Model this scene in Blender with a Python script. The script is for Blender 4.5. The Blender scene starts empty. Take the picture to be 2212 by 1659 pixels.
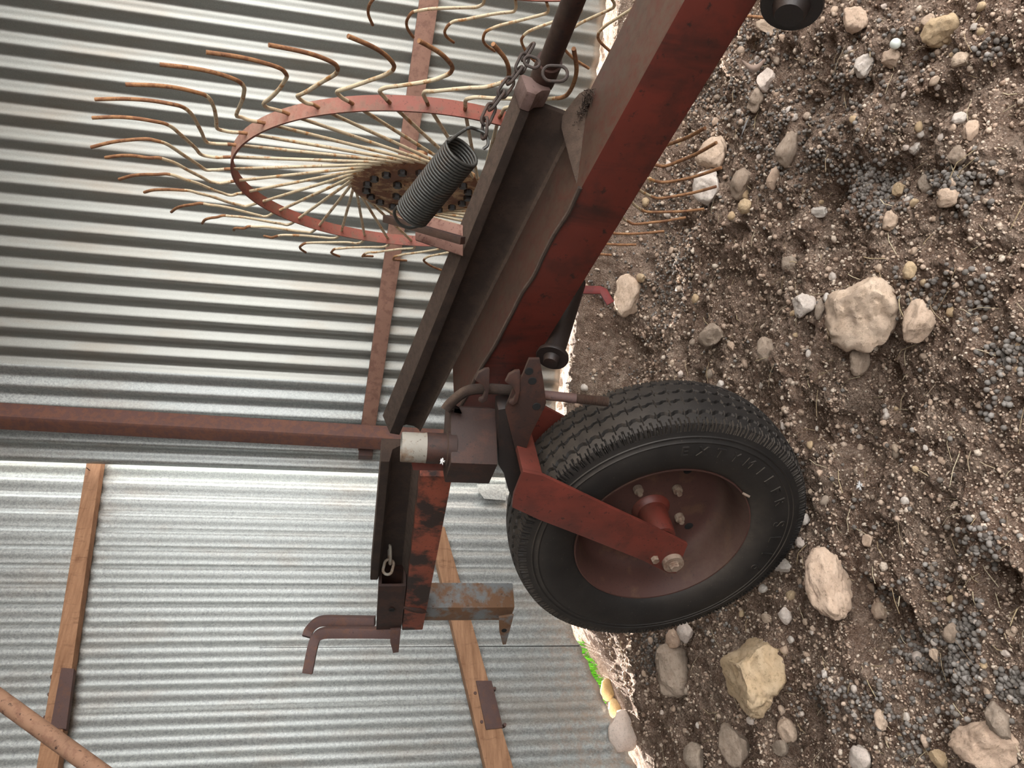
import bpy, bmesh, math, random
import numpy as np
from mathutils import Vector as V, Matrix, noise as mnoise

RNG = random.Random(11)
NR = np.random.RandomState(7)
PI = math.pi
SC = bpy.context.scene
COL = SC.collection

# ------------------------------------------------------------------ camera
F, CX, CY = 1600.0, 1106.0, 829.5
EYE = V((0, 0, 1.06))
_d = V((9000 - CX, 1300 - CY, F)).normalized()          # world down seen by the camera
_z = V((0, 0, 1))
_y = (_z - _z.dot(_d) * _d).normalized()
_x = _y.cross(-_d)
ROWS = (_x, _y, -_d)


def c2w(c):
    return V((ROWS[0].dot(c), ROWS[1].dot(c), ROWS[2].dot(c)))


def ray(px, py):
    return c2w(V(((px - CX) / F, (py - CY) / F, 1.0)))


def U(px, py, z):
    return EYE + ray(px, py) * z


def hit(px, py, P, n):
    r = ray(px, py)
    return EYE + r * ((P - EYE).dot(n) / r.dot(n))


def depth(P):
    return (P - EYE).dot(c2w(V((0, 0, 1))))


cam_d = bpy.data.cameras.new('camera')
cam = bpy.data.objects.new('camera', cam_d)
COL.objects.link(cam)
cr, cu, cb = c2w(V((1, 0, 0))), c2w(V((0, -1, 0))), c2w(V((0, 0, -1)))
cam.matrix_world = Matrix(((cr.x, cu.x, cb.x, EYE.x), (cr.y, cu.y, cb.y, EYE.y), (cr.z, cu.z, cb.z, EYE.z), (0, 0, 0, 1)))
cam_d.sensor_width = 36.0
cam_d.lens = F / 2212 * 36.0
cam_d.clip_start = .02
SC.camera = cam
SC.view_settings.view_transform = 'Standard'
SC.view_settings.look = 'None'
SC.view_settings.gamma = 1
SC.view_settings.exposure = EXPO = 0.2

# ------------------------------------------------------------------ mesh builder
WORLD = {}


def wloc(o):
    return WORLD.get(o.name, V((0, 0, 0))) if o is not None else V((0, 0, 0))


def tag(o, label=None, cat=None, group=None, kind=None):
    if label: o['label'] = label
    if cat: o['category'] = cat
    if group: o['group'] = group
    if kind: o['kind'] = kind
    return o


def empty(name, loc, parent=None):
    o = bpy.data.objects.new(name, None)
    COL.objects.link(o)
    o.empty_display_size = .05
    o.parent = parent
    o.location = V(loc) - wloc(parent)
    WORLD[o.name] = V(loc)
    return o


def basis(t, ref=None):
    t = t.normalized()
    r = V(ref) if ref is not None else (V((0, 0, 1)) if abs(t.z) < .9 else V((1, 0, 0)))
    a = (r - r.dot(t) * t).normalized()
    return a, t.cross(a)


class MB:
    def __init__(s):
        s.v, s.f = [], []

    def add(s, vs, fs):
        b = len(s.v)
        s.v += [V(p) for p in vs]
        s.f += [tuple(b + i for i in f) for f in fs]
        return s

    def box(s, c, ax, ay, az):
        """half-extent vectors"""
        c, ax, ay, az = V(c), V(ax), V(ay), V(az)
        vs = [c + i * ax + j * ay + k * az for i in (-1, 1) for j in (-1, 1) for k in (-1, 1)]
        return s.add(vs, [(0, 1, 3, 2), (4, 6, 7, 5), (0, 4, 5, 1), (2, 3, 7, 6), (0, 2, 6, 4), (1, 5, 7, 3)])

    def prism(s, poly, off):
        n = len(poly)
        off = V(off)
        vs = [V(p) for p in poly] + [V(p) + off for p in poly]
        fs = [tuple(range(n))[::-1], tuple(range(n, 2 * n))] + [(i, (i + 1) % n, n + (i + 1) % n, n + i) for i in range(n)]
        return s.add(vs, fs)

    def loft(s, A, B, caps=True):
        n = len(A)
        fs = [(i, (i + 1) % n, n + (i + 1) % n, n + i) for i in range(n)]
        if caps:
            fs += [tuple(range(n))[::-1], tuple(range(n, 2 * n))]
        return s.add(list(A) + list(B), fs)

    def tube(s, path, r, seg=10, caps=True, ref=None, rot=0.0):
        path = [V(p) for p in path]
        n = len(path)
        rs = r if isinstance(r, (list, tuple)) else [r] * n
        a = None
        vs = []
        for i, p in enumerate(path):
            t = (path[min(i + 1, n - 1)] - path[max(i - 1, 0)]).normalized()
            if a is None:
                a, b = basis(t, ref)
            else:
                a = (a - a.dot(t) * t).normalized()
                b = t.cross(a)
            for k in range(seg):
                w = 2 * PI * k / seg + rot
                vs.append(p + rs[i] * (math.cos(w) * a + math.sin(w) * b))
        fs = []
        for i in range(n - 1):
            for k in range(seg):
                k2 = (k + 1) % seg
                fs.append((i * seg + k, i * seg + k2, (i + 1) * seg + k2, (i + 1) * seg + k))
        if caps:
            fs += [tuple(range(seg))[::-1], tuple((n - 1) * seg + k for k in range(seg))]
        return s.add(vs, fs)

    def ring(s, path, r, seg=8):
        path = [V(p) for p in path]
        n = len(path)
        c = sum(path, V((0, 0, 0))) / n
        vs = []
        for i, p in enumerate(path):
            t = (path[(i + 1) % n] - path[i - 1]).normalized()
            a = (p - c)
            a = (a - a.dot(t) * t).normalized()
            b = t.cross(a)
            for k in range(seg):
                w = 2 * PI * k / seg
                vs.append(p + r * (math.cos(w) * a + math.sin(w) * b))
        fs = [(i * seg + k, i * seg + (k + 1) % seg, ((i + 1) % n) * seg + (k + 1) % seg, ((i + 1) % n) * seg + k) for i in range(n) for k in range(seg)]
        return s.add(vs, fs)

    def lathe(s, prof, C, ax, seg=48, closed=False, ref=None):
        """prof = [(radius, along axis)]"""
        ax = V(ax).normalized()
        a, b = basis(ax, ref)
        vs = []
        for (r, h) in prof:
            for k in range(seg):
                w = 2 * PI * k / seg
                vs.append(V(C) + ax * h + r * (math.cos(w) * a + math.sin(w) * b))
        m = len(prof)
        fs = []
        for i in range(m if closed else m - 1):
            j = (i + 1) % m
            for k in range(seg):
                k2 = (k + 1) % seg
                fs.append((i * seg + k, i * seg + k2, j * seg + k2, j * seg + k))
        return s.add(vs, fs)

    def build(s, name, mat, parent=None, bevel=0, smooth=35, kind=None, norm=True, clean=True):
        org = wloc(parent)
        me = bpy.data.meshes.new(name)
        me.from_pydata([tuple(p - org) for p in s.v], [], s.f)
        bm = bmesh.new()
        bm.from_mesh(me)
        if clean:
            bmesh.ops.remove_doubles(bm, verts=bm.verts, dist=1e-6)
        if norm:
            bmesh.ops.recalc_face_normals(bm, faces=bm.faces)
        if bevel:
            es = [e for e in bm.edges if len(e.link_faces) == 2 and e.calc_face_angle(0) > math.radians(40)]
            bmesh.ops.bevel(bm, geom=es, offset=bevel, segments=2, affect='EDGES', profile=.6, clamp_overlap=True)
        bm.to_mesh(me)
        bm.free()
        me.shade_smooth()
        me.set_sharp_from_angle(angle=math.radians(smooth))
        ms = mat if isinstance(mat, (list, tuple)) else [mat]
        for m in ms: me.materials.append(m)
        o = bpy.data.objects.new(name, me)
        COL.objects.link(o)
        o.parent = parent
        WORLD[o.name] = org
        if kind: o['kind'] = kind
        return o


def catmull(pts, n=6):
    P = [V(p) for p in pts]
    P = [2 * P[0] - P[1]] + P + [2 * P[-1] - P[-2]]
    out = []
    for i in range(1, len(P) - 2):
        for k in range(n):
            t = k / n
            a, b, c, d = P[i - 1], P[i], P[i + 1], P[i + 2]
            out.append(.5 * ((2 * b) + (c - a) * t + (2 * a - 5 * b + 4 * c - d) * t * t + (3 * b - a - 3 * c + d) * t ** 3))
    out.append(P[-2])
    return out


def plate(pts, P, n, th):
    """outline (photo pixels) thrown back onto the plane (P, n) and given its thickness away from the camera"""
    A = [hit(x, y, P, n) for x, y in pts]
    return MB().prism(A, -V(n) * th)


# ------------------------------------------------------------------ materials
class NT:
    def __init__(s, name):
        s.m = bpy.data.materials.new(name)
        s.m.use_nodes = True
        s.t = s.m.node_tree
        s.t.nodes.clear()
        s.out = s.t.nodes.new('ShaderNodeOutputMaterial')
        s.b = s.t.nodes.new('ShaderNodeBsdfPrincipled')
        s.t.links.new(s.b.outputs[0], s.out.inputs[0])
        s.geo = None
        s.tc = s.t.nodes.new('ShaderNodeTexCoord').outputs['Object']

    def link(s, a, b):
        s.t.links.new(a, b)

    def noise(s, scale, detail=4, rough=.6, co=None, stretch=None, dist=0):
        n = s.t.nodes.new('ShaderNodeTexNoise')
        n.inputs['Scale'].default_value = scale
        n.inputs['Detail'].default_value = detail
        n.inputs['Roughness'].default_value = rough
        n.inputs['Distortion'].default_value = dist
        co = co or s.tc
        if stretch:
            mp = s.t.nodes.new('ShaderNodeMapping')
            mp.inputs['Scale'].default_value = stretch
            s.link(co, mp.inputs['Vector'])
            co = mp.outputs[0]
        s.link(co, n.inputs['Vector'])
        return n.outputs['Fac']

    def voro(s, scale, feature='F1', out='Color', stretch=None):
        n = s.t.nodes.new('ShaderNodeTexVoronoi')
        n.feature = feature
        n.inputs['Scale'].default_value = scale
        co = s.tc
        if stretch:
            mp = s.t.nodes.new('ShaderNodeMapping')
            mp.inputs['Scale'].default_value = stretch
            s.link(co, mp.inputs['Vector'])
            co = mp.outputs[0]
        s.link(co, n.inputs['Vector'])
        return n.outputs[out]

    def ramp(s, fac, stops):
        r = s.t.nodes.new('ShaderNodeValToRGB')
        e = r.color_ramp.elements
        while len(e) > 1: e.remove(e[0])
        for i, (p, c) in enumerate(stops):
            el = e[0] if i == 0 else e.new(p)
            el.position = p
            el.color = (c if isinstance(c, tuple) else (c, c, c)) + (1,)
        s.link(fac, r.inputs[0])
        return r.outputs[0]

    def mix(s, fac, a, b, mode='MIX'):
        n = s.t.nodes.new('ShaderNodeMix')
        n.data_type = 'RGBA'
        n.blend_type = mode
        for sock, val in ((n.inputs[0], fac), (n.inputs[6], a), (n.inputs[7], b)):
            if isinstance(val, tuple):
                sock.default_value = val + (1,) if len(val) == 3 else val
            elif isinstance(val, (int, float)):
                sock.default_value = val
            else:
                s.link(val, sock)
        return n.outputs[2]

    def math(s, op, a, b=0.0, clamp=False):
        n = s.t.nodes.new('ShaderNodeMath')
        n.operation = op
        n.use_clamp = clamp
        for sock, val in ((n.inputs[0], a), (n.inputs[1], b)):
            if isinstance(val, (int, float)):
                sock.default_value = val
            else:
                s.link(val, sock)
        return n.outputs[0]

    def up(s):
        g = s.t.nodes.new('ShaderNodeNewGeometry')
        x = s.t.nodes.new('ShaderNodeSeparateXYZ')
        s.link(g.outputs['Normal'], x.inputs[0])
        return x.outputs['Z']

    def axis(s, k):
        x = s.t.nodes.new('ShaderNodeSeparateXYZ')
        s.link(s.tc, x.inputs[0])
        return x.outputs[k]

    def bump(s, h, strength=.3, dist=.002):
        n = s.t.nodes.new('ShaderNodeBump')
        n.inputs['Strength'].default_value = strength
        n.inputs['Distance'].default_value = dist
        s.link(h, n.inputs['Height'])
        s.link(n.outputs[0], s.b.inputs['Normal'])

    def fin(s, col, rough=.7, metal=0.0, spec=None):
        for k, val in (('Base Color', col), ('Roughness', rough), ('Metallic', metal)):
            if isinstance(val, tuple):
                s.b.inputs[k].default_value = val + (1,)
            elif isinstance(val, (int, float)):
                s.b.inputs[k].default_value = val
            else:
                s.link(val, s.b.inputs[k])
        if spec is not None:
            s.b.inputs['Specular IOR Level'].default_value = spec
        return s.m


def rgb(r, g, b):
    f = lambda c: ((c / 255 + .055) / 1.055) ** 2.4 if c > 10 else c / 255 / 12.92
    return (f(r), f(g), f(b))


DUST = rgb(90, 73, 61)


def steel(name, base, rust, dark, patch=30, thr=.55, dust=.0, rough=.65, grain=140, bump=.25, dustcol=DUST, metal=0.0, streak=0.0):
    """painted or bare metal with rust patches, dark specks and dust lying on what faces up"""
    n = NT(name)
    p = n.noise(patch, 5, .65)
    c = n.mix(n.ramp(p, [(thr - .06, 0.0), (thr + .06, 1.0)]), base, rust)
    g = n.noise(grain, 3, .7)
    c = n.mix(n.ramp(g, [(.60, 0.0), (.72, 1.0)]), c, dark)
    c = n.mix(n.ramp(n.noise(9, 3, .6), [(.3, 0.0), (.75, .35)]), c, dark)
    if streak:
        k = n.noise(9, 5, .65, stretch=(1, 1, .22), dist=.4)
        c = n.mix(n.ramp(k, [(.50, 0.0), (.64, streak)]), c, dark)
    if dust:
        up = n.ramp(n.up(), [(.25, 0.0), (.75, dust)])
        c = n.mix(n.math('MULTIPLY', up, n.ramp(n.noise(60, 5, .7), [(.30, .35), (.62, 1.0)])), c, dustcol)
    n.bump(n.math('ADD', n.noise(grain * 2.2, 4, .7), p), bump, .0016)
    return n.fin(c, rough, metal)


def galv(name, lo, hi, spangle, rough, metal, stain):
    n = NT(name)
    v = n.voro(spangle)
    v2 = n.voro(spangle * 2.3, stretch=(1, 1, .6))
    a = n.mix(.5, n.ramp(v, [(0.0, 0.0), (1.0, 1.0)]), n.ramp(v2, [(0.0, 0.0), (1.0, 1.0)]))
    c = n.mix(a, lo, hi)
    st = n.noise(5, 5, .65, stretch=(1, 1, .35))
    c = n.mix(n.ramp(st, [(.52, 0.0), (.72, stain)]), c, rgb(140, 116, 92))
    # rust and earth splash creeping up from the bottom edge
    z = n.axis(2)
    low = n.math('SUBTRACT', 1.0, n.math('MULTIPLY', n.math('SUBTRACT', z, .16), 5.0), True)
    spl = n.math('MULTIPLY', low, n.ramp(n.noise(24, 5, .7), [(.42, 0.0), (.68, .85)]))
    c = n.mix(spl, c, rgb(154, 134, 116))
    r = n.math('ADD', n.math('MULTIPLY', n.ramp(v, [(0.0, 0.0), (1.0, 1.0)]), .14), rough)
    n.bump(n.math('ADD', n.ramp(v, [(0.0, 0.0), (1.0, 1.0)]), n.noise(6, 3, .5)), .10, .0012)
    m = n.math('MULTIPLY', n.math('SUBTRACT', 1.0, spl), metal)
    return n.fin(c, r, m)


M = {}
M['galv_near'] = galv('spangled zinc sheet', rgb(122, 127, 126), rgb(190, 194, 192), 150, .40, .6, .35)
M['galv_far'] = galv('weathered zinc sheet', rgb(132, 133, 128), rgb(164, 165, 160), 380, .36, .75, .30)
M['tin_dark'] = steel('light blocker tin', rgb(96, 84, 74), rgb(84, 66, 54), rgb(50, 42, 36), bump=.05)
M['post'] = steel('red oxide post', rgb(96, 66, 60), rgb(112, 74, 58), rgb(66, 46, 44), 40, .5, rough=.7, grain=220)
M['girt'] = steel('rusty girt', rgb(146, 110, 94), rgb(126, 92, 78), rgb(92, 66, 56), 30, .55, rough=.8, grain=260)
M['rustplate'] = steel('rusty plate', rgb(92, 70, 66), rgb(104, 74, 62), rgb(58, 44, 42), 40, .55, rough=.75, grain=200)
M['red'] = steel('old red paint', rgb(98, 39, 29), rgb(80, 34, 26), rgb(36, 23, 19), 14, .56, dust=.95, rough=.5, grain=50, bump=.10, streak=.8)
M['redclean'] = steel('red paint', rgb(110, 50, 40), rgb(92, 43, 35), rgb(54, 30, 25), 16, .56, dust=.25, streak=.35, rough=.5, grain=90, bump=.08)
M['redbright'] = steel('bright red paint', rgb(150, 48, 44), rgb(130, 46, 40), rgb(60, 30, 28), 22, .58, dust=.2, rough=.45, grain=120, bump=.08)
M['dusty'] = steel('dusty iron', rgb(48, 36, 29), rgb(60, 45, 36), rgb(33, 25, 21), 24, .5, dust=1.0, rough=.95, grain=150, bump=.9)
M['greasy'] = steel('greasy iron', rgb(50, 31, 25), rgb(66, 39, 29), rgb(26, 19, 17), 22, .52, dust=.7, rough=.68, grain=120, bump=.3)
M['black'] = steel('black iron', rgb(36, 29, 27), rgb(52, 37, 32), rgb(20, 17, 17), 30, .6, dust=.35, rough=.5, grain=150)
M['orange'] = steel('flaking orange paint', rgb(150, 78, 56), rgb(52, 37, 32), rgb(40, 30, 28), 11, .5, dust=.5, rough=.7, grain=130, bump=.3)
M['greyrust'] = steel('blue grey paint over rust', rgb(118, 124, 126), rgb(116, 84, 58), rgb(80, 60, 46), 14, .48, dust=.2, rough=.65, grain=90, bump=.2)
M['pale'] = steel('worn pale pipe', rgb(150, 146, 136), rgb(128, 108, 90), rgb(86, 70, 60), 24, .54, dust=.2, rough=.6, grain=120)
M['wire'] = steel('cream paint rusting', rgb(222, 206, 174), rgb(184, 134, 82), rgb(112, 72, 44), 55, .58, rough=.55, grain=170, bump=.2)
M['wirerust'] = steel('rusty wire end', rgb(170, 124, 84), rgb(138, 94, 64), rgb(74, 52, 42), 60, .5, rough=.8, grain=190, bump=.3)
M['ringred'] = steel('faded red rim paint', rgb(158, 92, 78), rgb(140, 98, 82), rgb(78, 50, 46), 40, .55, dust=.7, dustcol=rgb(190, 156, 136), rough=.7, grain=150)
M['hub'] = steel('yellowed rusty hub', rgb(206, 168, 124), rgb(136, 88, 60), rgb(72, 46, 36), 26, .47, rough=.7, grain=110)
M['mauve'] = steel('worn mauve metal', rgb(112, 90, 84), rgb(96, 74, 66), rgb(60, 46, 42), 36, .55, dust=.3, rough=.75, grain=140)
M['pink'] = steel('faded pink brown paint', rgb(160, 122, 108), rgb(122, 84, 72), rgb(76, 48, 42), 36, .6, rough=.75, grain=140)
M['spring'] = steel('dark spring steel', rgb(64, 65, 62), rgb(68, 60, 52), rgb(36, 32, 30), 40, .6, dust=.4, rough=.42, grain=200, bump=.1, metal=.3)
M['chain'] = steel('rusted chain', rgb(52, 42, 37), rgb(72, 52, 42), rgb(32, 26, 24), 60, .55, dust=.4, rough=.7, grain=200)
M['rimdish'] = steel('rusty wheel dish', rgb(76, 47, 40), rgb(92, 64, 48), rgb(42, 29, 26), 12, .6, dust=.5, rough=.7, grain=160, bump=.15)
M['bolt'] = steel('dusty bolt', rgb(140, 122, 106), rgb(116, 92, 76), rgb(80, 62, 54), 60, .55, rough=.7, grain=160)
M['speckpipe'] = steel('pitted rusty pipe', rgb(172, 134, 108), rgb(150, 112, 90), rgb(52, 38, 34), 40, .55, rough=.8, grain=75, bump=.3)


def mat_rubber():
    n = NT('weathered rubber')
    c = n.mix(n.ramp(n.noise(18, 5, .7), [(.35, 0.0), (.75, 1.0)]), rgb(30, 28, 27), rgb(42, 39, 37))
    c = n.mix(n.ramp(n.noise(260, 2, .6), [(.70, 0.0), (.78, .7)]), c, rgb(128, 116, 104))
    d = n.math('MULTIPLY', n.ramp(n.up(), [(.0, 0.0), (.8, .75)]), n.ramp(n.noise(26, 5, .7), [(.3, .35), (.65, 1.0)]))
    c = n.mix(d, c, rgb(88, 79, 70))
    n.bump(n.noise(420, 3, .7), .12, .0008)
    return n.fin(c, .62, 0, .35)


M['rubber'] = mat_rubber()


def mat_wood():
    n = NT('old sawn timber')
    g = n.noise(9, 6, .7, stretch=(.6, 1, 14) , dist=.6)
    g2 = n.noise(60, 4, .7, stretch=(1, 1, .25))
    c = n.mix(n.ramp(n.noise(30, 5, .7, stretch=(.25, .25, 2.2)), [(.3, 0.0), (.7, 1.0)]), rgb(132, 95, 68), rgb(176, 136, 104))
    c = n.mix(n.ramp(g2, [(.55, 0.0), (.75, .7)]), c, rgb(96, 62, 40))
    n.bump(n.math('ADD', g, g2), .4, .002)
    return n.fin(c, .8)


M['wood'] = mat_wood()


def mat_dirt():
    n = NT('dry goat yard dirt')
    big = n.noise(3.2, 5, .6)
    mid = n.noise(26, 6, .7)
    c = n.mix(n.ramp(big, [(.38, 0.0), (.62, 1.0)]), rgb(186, 158, 138), rgb(212, 188, 168))
    c = n.mix(n.ramp(mid, [(.36, 0.0), (.66, 1.0)]), rgb(134, 107, 90), c)
    fine = n.noise(150, 6, .78)
    c = n.mix(n.ramp(fine, [(.40, .7), (.54, 0.0)]), c, rgb(92, 72, 60))
    c = n.mix(n.ramp(n.noise(330, 3, .7), [(.58, 0.0), (.68, .9)]), c, rgb(226, 210, 196))
    v = n.voro(230, 'F1', 'Distance')
    n.bump(n.math('ADD', n.math('MULTIPLY', fine, 1.4), n.math('MULTIPLY', v, -.8)), 1.0, .009)
    return n.fin(c, .95, 0, .15)


M['dirt'] = mat_dirt()


def mat_stone(name, a, b, warm):
    n = NT(name)
    oi = n.t.nodes.new('ShaderNodeObjectInfo').outputs['Random']
    c = n.mix(n.ramp(n.noise(4, 6, .7), [(.3, 0.0), (.7, 1.0)]), a, b)
    c = n.mix(n.math('MULTIPLY', oi, .6), c, warm)
    c = n.mix(n.ramp(n.noise(16, 5, .8), [(.36, .5), (.46, 0.0)]), c, tuple(x * .45 for x in a))
    n.bump(n.math('ADD', n.noise(9, 10, .74), n.math('MULTIPLY', n.noise(34, 6, .8), .5)), .6, .012)
    return n.fin(c, .92, 0, .2)


M['stone'] = mat_stone('pale limestone', rgb(200, 174, 150), rgb(228, 206, 184), rgb(216, 184, 160))
M['stonegrey'] = mat_stone('grey brown stone', rgb(160, 142, 126), rgb(190, 174, 158), rgb(170, 146, 126))
M['stonewhite'] = mat_stone('white stone', rgb(220, 206, 192), rgb(242, 234, 226), rgb(230, 206, 190))
M['stoneyel'] = mat_stone('yellow stone', rgb(202, 174, 138), rgb(224, 200, 168), rgb(212, 180, 142))
M['lichen'] = mat_stone('lichen stone', rgb(196, 162, 112), rgb(216, 194, 158), rgb(206, 168, 110))


def vary(name, cols, rough=.9, spec=.2):
    n = NT(name)
    w = n.t.nodes.new('ShaderNodeNewGeometry').outputs['Random Per Island']
    k = len(cols)
    c = n.ramp(w, [(i / max(1, k - 1), col) for i, col in enumerate(cols)])
    c = n.mix(n.ramp(n.noise(300, 4, .7), [(.35, .5), (.6, 0.0)]), c, rgb(70, 58, 50))
    n.bump(n.noise(500, 4, .7), .35, .001)
    return n.fin(c, rough, 0, spec)


M['gravel'] = vary('grit', [rgb(166, 140, 120), rgb(206, 184, 164), rgb(184, 158, 138), rgb(222, 206, 188), rgb(172, 146, 126)])
M['dung'] = vary('dry pellets', [rgb(96, 90, 84), rgb(132, 126, 120), rgb(112, 104, 96), rgb(156, 150, 144), rgb(84, 76, 70)], .75)
_n = NT('one dry pellet')
_oi = _n.t.nodes.new('ShaderNodeObjectInfo').outputs['Random']
_c = _n.ramp(_oi, [(0.0, rgb(96, 90, 84)), (.3, rgb(132, 126, 120)), (.5, rgb(112, 104, 96)), (.8, rgb(156, 150, 144)), (1.0, rgb(84, 76, 70))])
_n.bump(_n.noise(6, 4, .7), .3, .001)
M['dungone'] = _n.fin(_c, .75, 0, .2)
M['straw'] = vary('straw', [rgb(196, 176, 140), rgb(160, 138, 108), rgb(214, 200, 170), rgb(120, 100, 80)])
M['feather'] = vary('grey feather', [rgb(150, 150, 152), rgb(170, 168, 166)])
M['white'] = NT('white down').fin(rgb(236, 236, 236), .9)
M['egg'] = NT('glossy pale marble').fin(rgb(226, 230, 222), .2, 0, .6)
M['leafdry'] = NT('dry leaf').fin(rgb(168, 144, 130), .6)
M['grass'] = vary('green grass', [rgb(70, 150, 30), rgb(110, 190, 40), rgb(50, 120, 20)], .6)
M['plug'] = NT('gap shade').fin(rgb(20, 20, 20), .9)  # near-black standing in for the shade in the sheet lap and the holes

# ------------------------------------------------------------------ setting: walls
PITCH = .0777
AMP = .0108
cp = U(800, 905, 3.2)
RC = V((cp.x, cp.y, 0))                                   # corner on the wall with the big sheets
RD = V((math.sin(math.radians(71)), -math.cos(math.radians(71)), 0))
RN = V((-RD.y * -1, 0, 0))
RN = V((RD.y, -RD.x, 0))                                  # faces the yard
lp = U(760, 1003, 3.42)
LC = V((lp.x, lp.y, 0))
LD = V((-math.sin(math.radians(52)), -math.cos(math.radians(52)), 0))
LN = V((-LD.y, LD.x, 0))


def sheet_wall(name, C, D, N, s0, s1, zb, zt, mats, matsplit, steps, phase, rag, amp=AMP):
    mb = MB()
    ds = PITCH / 12
    n = int((s1 - s0) / ds)
    zs = [0, .03, .12, .6, 1.2, 1.8, 2.6, zt]
    off = 0
    vs = []
    for i in range(n + 1):
        s = s0 + i * ds
        o = amp * math.cos(2 * PI * (s / PITCH) + phase)
        st = sum(-.0035 for q in steps if s > q)
        base = zb(s) + rag * (mnoise.noise(V((s * 9, 3.1, 0))) * .5 + mnoise.noise(V((s * 37, 7.1, 0))) * .25)
        for j, z in enumerate(zs):
            zz = base + z if j < 3 else z
            vs.append(C + D * s + N * (o + st) + V((0, 0, zz)))
    m = len(zs)
    fs = [(i * m + j, (i + 1) * m + j, (i + 1) * m + j + 1, i * m + j + 1) for i in range(n) for j in range(m - 1)]
    mb.add(vs, fs)
    o = mb.build(name, mats, smooth=60, kind='structure', norm=False)
    me = o.data
    if len(mats) > 1:
        for p in me.polygons:
            s = (V(p.center) - C).dot(D)
            p.material_index = 1 if matsplit(s) else 0
    md = o.modifiers.new('thickness', 'SOLIDIFY')
    md.thickness = .0009
    return o


GL = (hit(1275, 1440, LC, LN) - LC).dot(LD)


def zb_left(q):
    """lower edge of the left sheets: it follows the ground down towards the viewer"""
    return np.clip(.12 - .335 * (np.asarray(q) - .785), -.085, .19)


def zb_right(q):
    return .197 + .024 * np.asarray(q)


wr = sheet_wall('wall_right', RC, RD, RN, -.26, 4.6, lambda s: float(zb_right(s)), 3.45, [M['galv_far'], M['galv_near']], lambda s: s < .16, [.175, 1.0, 1.75], .4, .02)
wl = sheet_wall('wall_left', LC, LD, LN, -.02, 5.2, lambda s: float(zb_left(s)), 3.45, [M['galv_near']], lambda s: False, [1.05], 1.2, .035, .0082)

# thin dark strip painted in for the shade where two left sheets lap
sl_ = (hit(1230, 1395, LC, LN) - LC).dot(LD)
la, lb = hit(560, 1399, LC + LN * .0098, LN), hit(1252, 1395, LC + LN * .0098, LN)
MB().loft([la + LD * .0006, la - LD * .0006, la - LD * .0006 - LN * .004, la + LD * .0006 - LN * .004], [lb + LD * .0016, lb - LD * .0016, lb - LD * .0016 - LN * .006, lb + LD * .0016 - LN * .006]).build('lap_shade', M['plug'], wl)

# unseen roof and back wall, added to block sky light around the opening
mb = MB()
e1 = RC + RD * 4.6
e0 = LC + LD * 5.2
roof = [LC + V((-.6, 1.0, 3.42)), e1 + V((.5, .5, 3.42)), e1 + RD * .2 + V((-.1, -.9, 3.42)), V((.9, -1.9, 3.42)), V((-.4, -3.1, 3.42)), V((-2.7, -2.5, 3.42)), e0 + V((-.8, -.6, 3.42)), e0 + V((-.9, .6, 3.42))]
mb.prism(roof, (0, 0, .03))
mb.build('light_block_ceiling', M['tin_dark'], kind='structure')
mb = MB()
pl_ = [e0, V((-2.6, -2.3, 0)), V((-.5, -3.0, 0))]
for i in range(2):
    dd = pl_[i + 1] - pl_[i]
    mb.box((pl_[i] + pl_[i + 1]) / 2 + V((0, 0, 1.7)), dd / 2 + dd.normalized() * .01, V((-dd.y, dd.x, 0)).normalized() * .015, V((0, 0, 1.72)))
mb.build('light_block_wall', M['tin_dark'], kind='structure')  # unseen wall, run on behind the camera to narrow the incoming light


# ------------------------------------------------------------------ ground
TABS = {}


def lattice_noise(x, y, f, seed):
    T = TABS.get(seed)
    if T is None:
        T = TABS[seed] = np.random.RandomState(seed).rand(256, 256)
    X, Y = x * f + seed * 3.7, y * f + seed * 1.3
    xi, yi = np.floor(X).astype(int), np.floor(Y).astype(int)
    tx, ty = X - xi, Y - yi
    tx, ty = tx * tx * (3 - 2 * tx), ty * ty * (3 - 2 * ty)
    g = lambda a, b: T[a & 255, b & 255]
    return (g(xi, yi) * (1 - tx) + g(xi + 1, yi) * tx) * (1 - ty) + (g(xi, yi + 1) * (1 - tx) + g(xi + 1, yi + 1) * tx) * ty - .5


def sstep(a, b, x):
    t = np.clip((x - a) / (b - a), 0, 1)
    return t * t * (3 - 2 * t)


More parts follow.
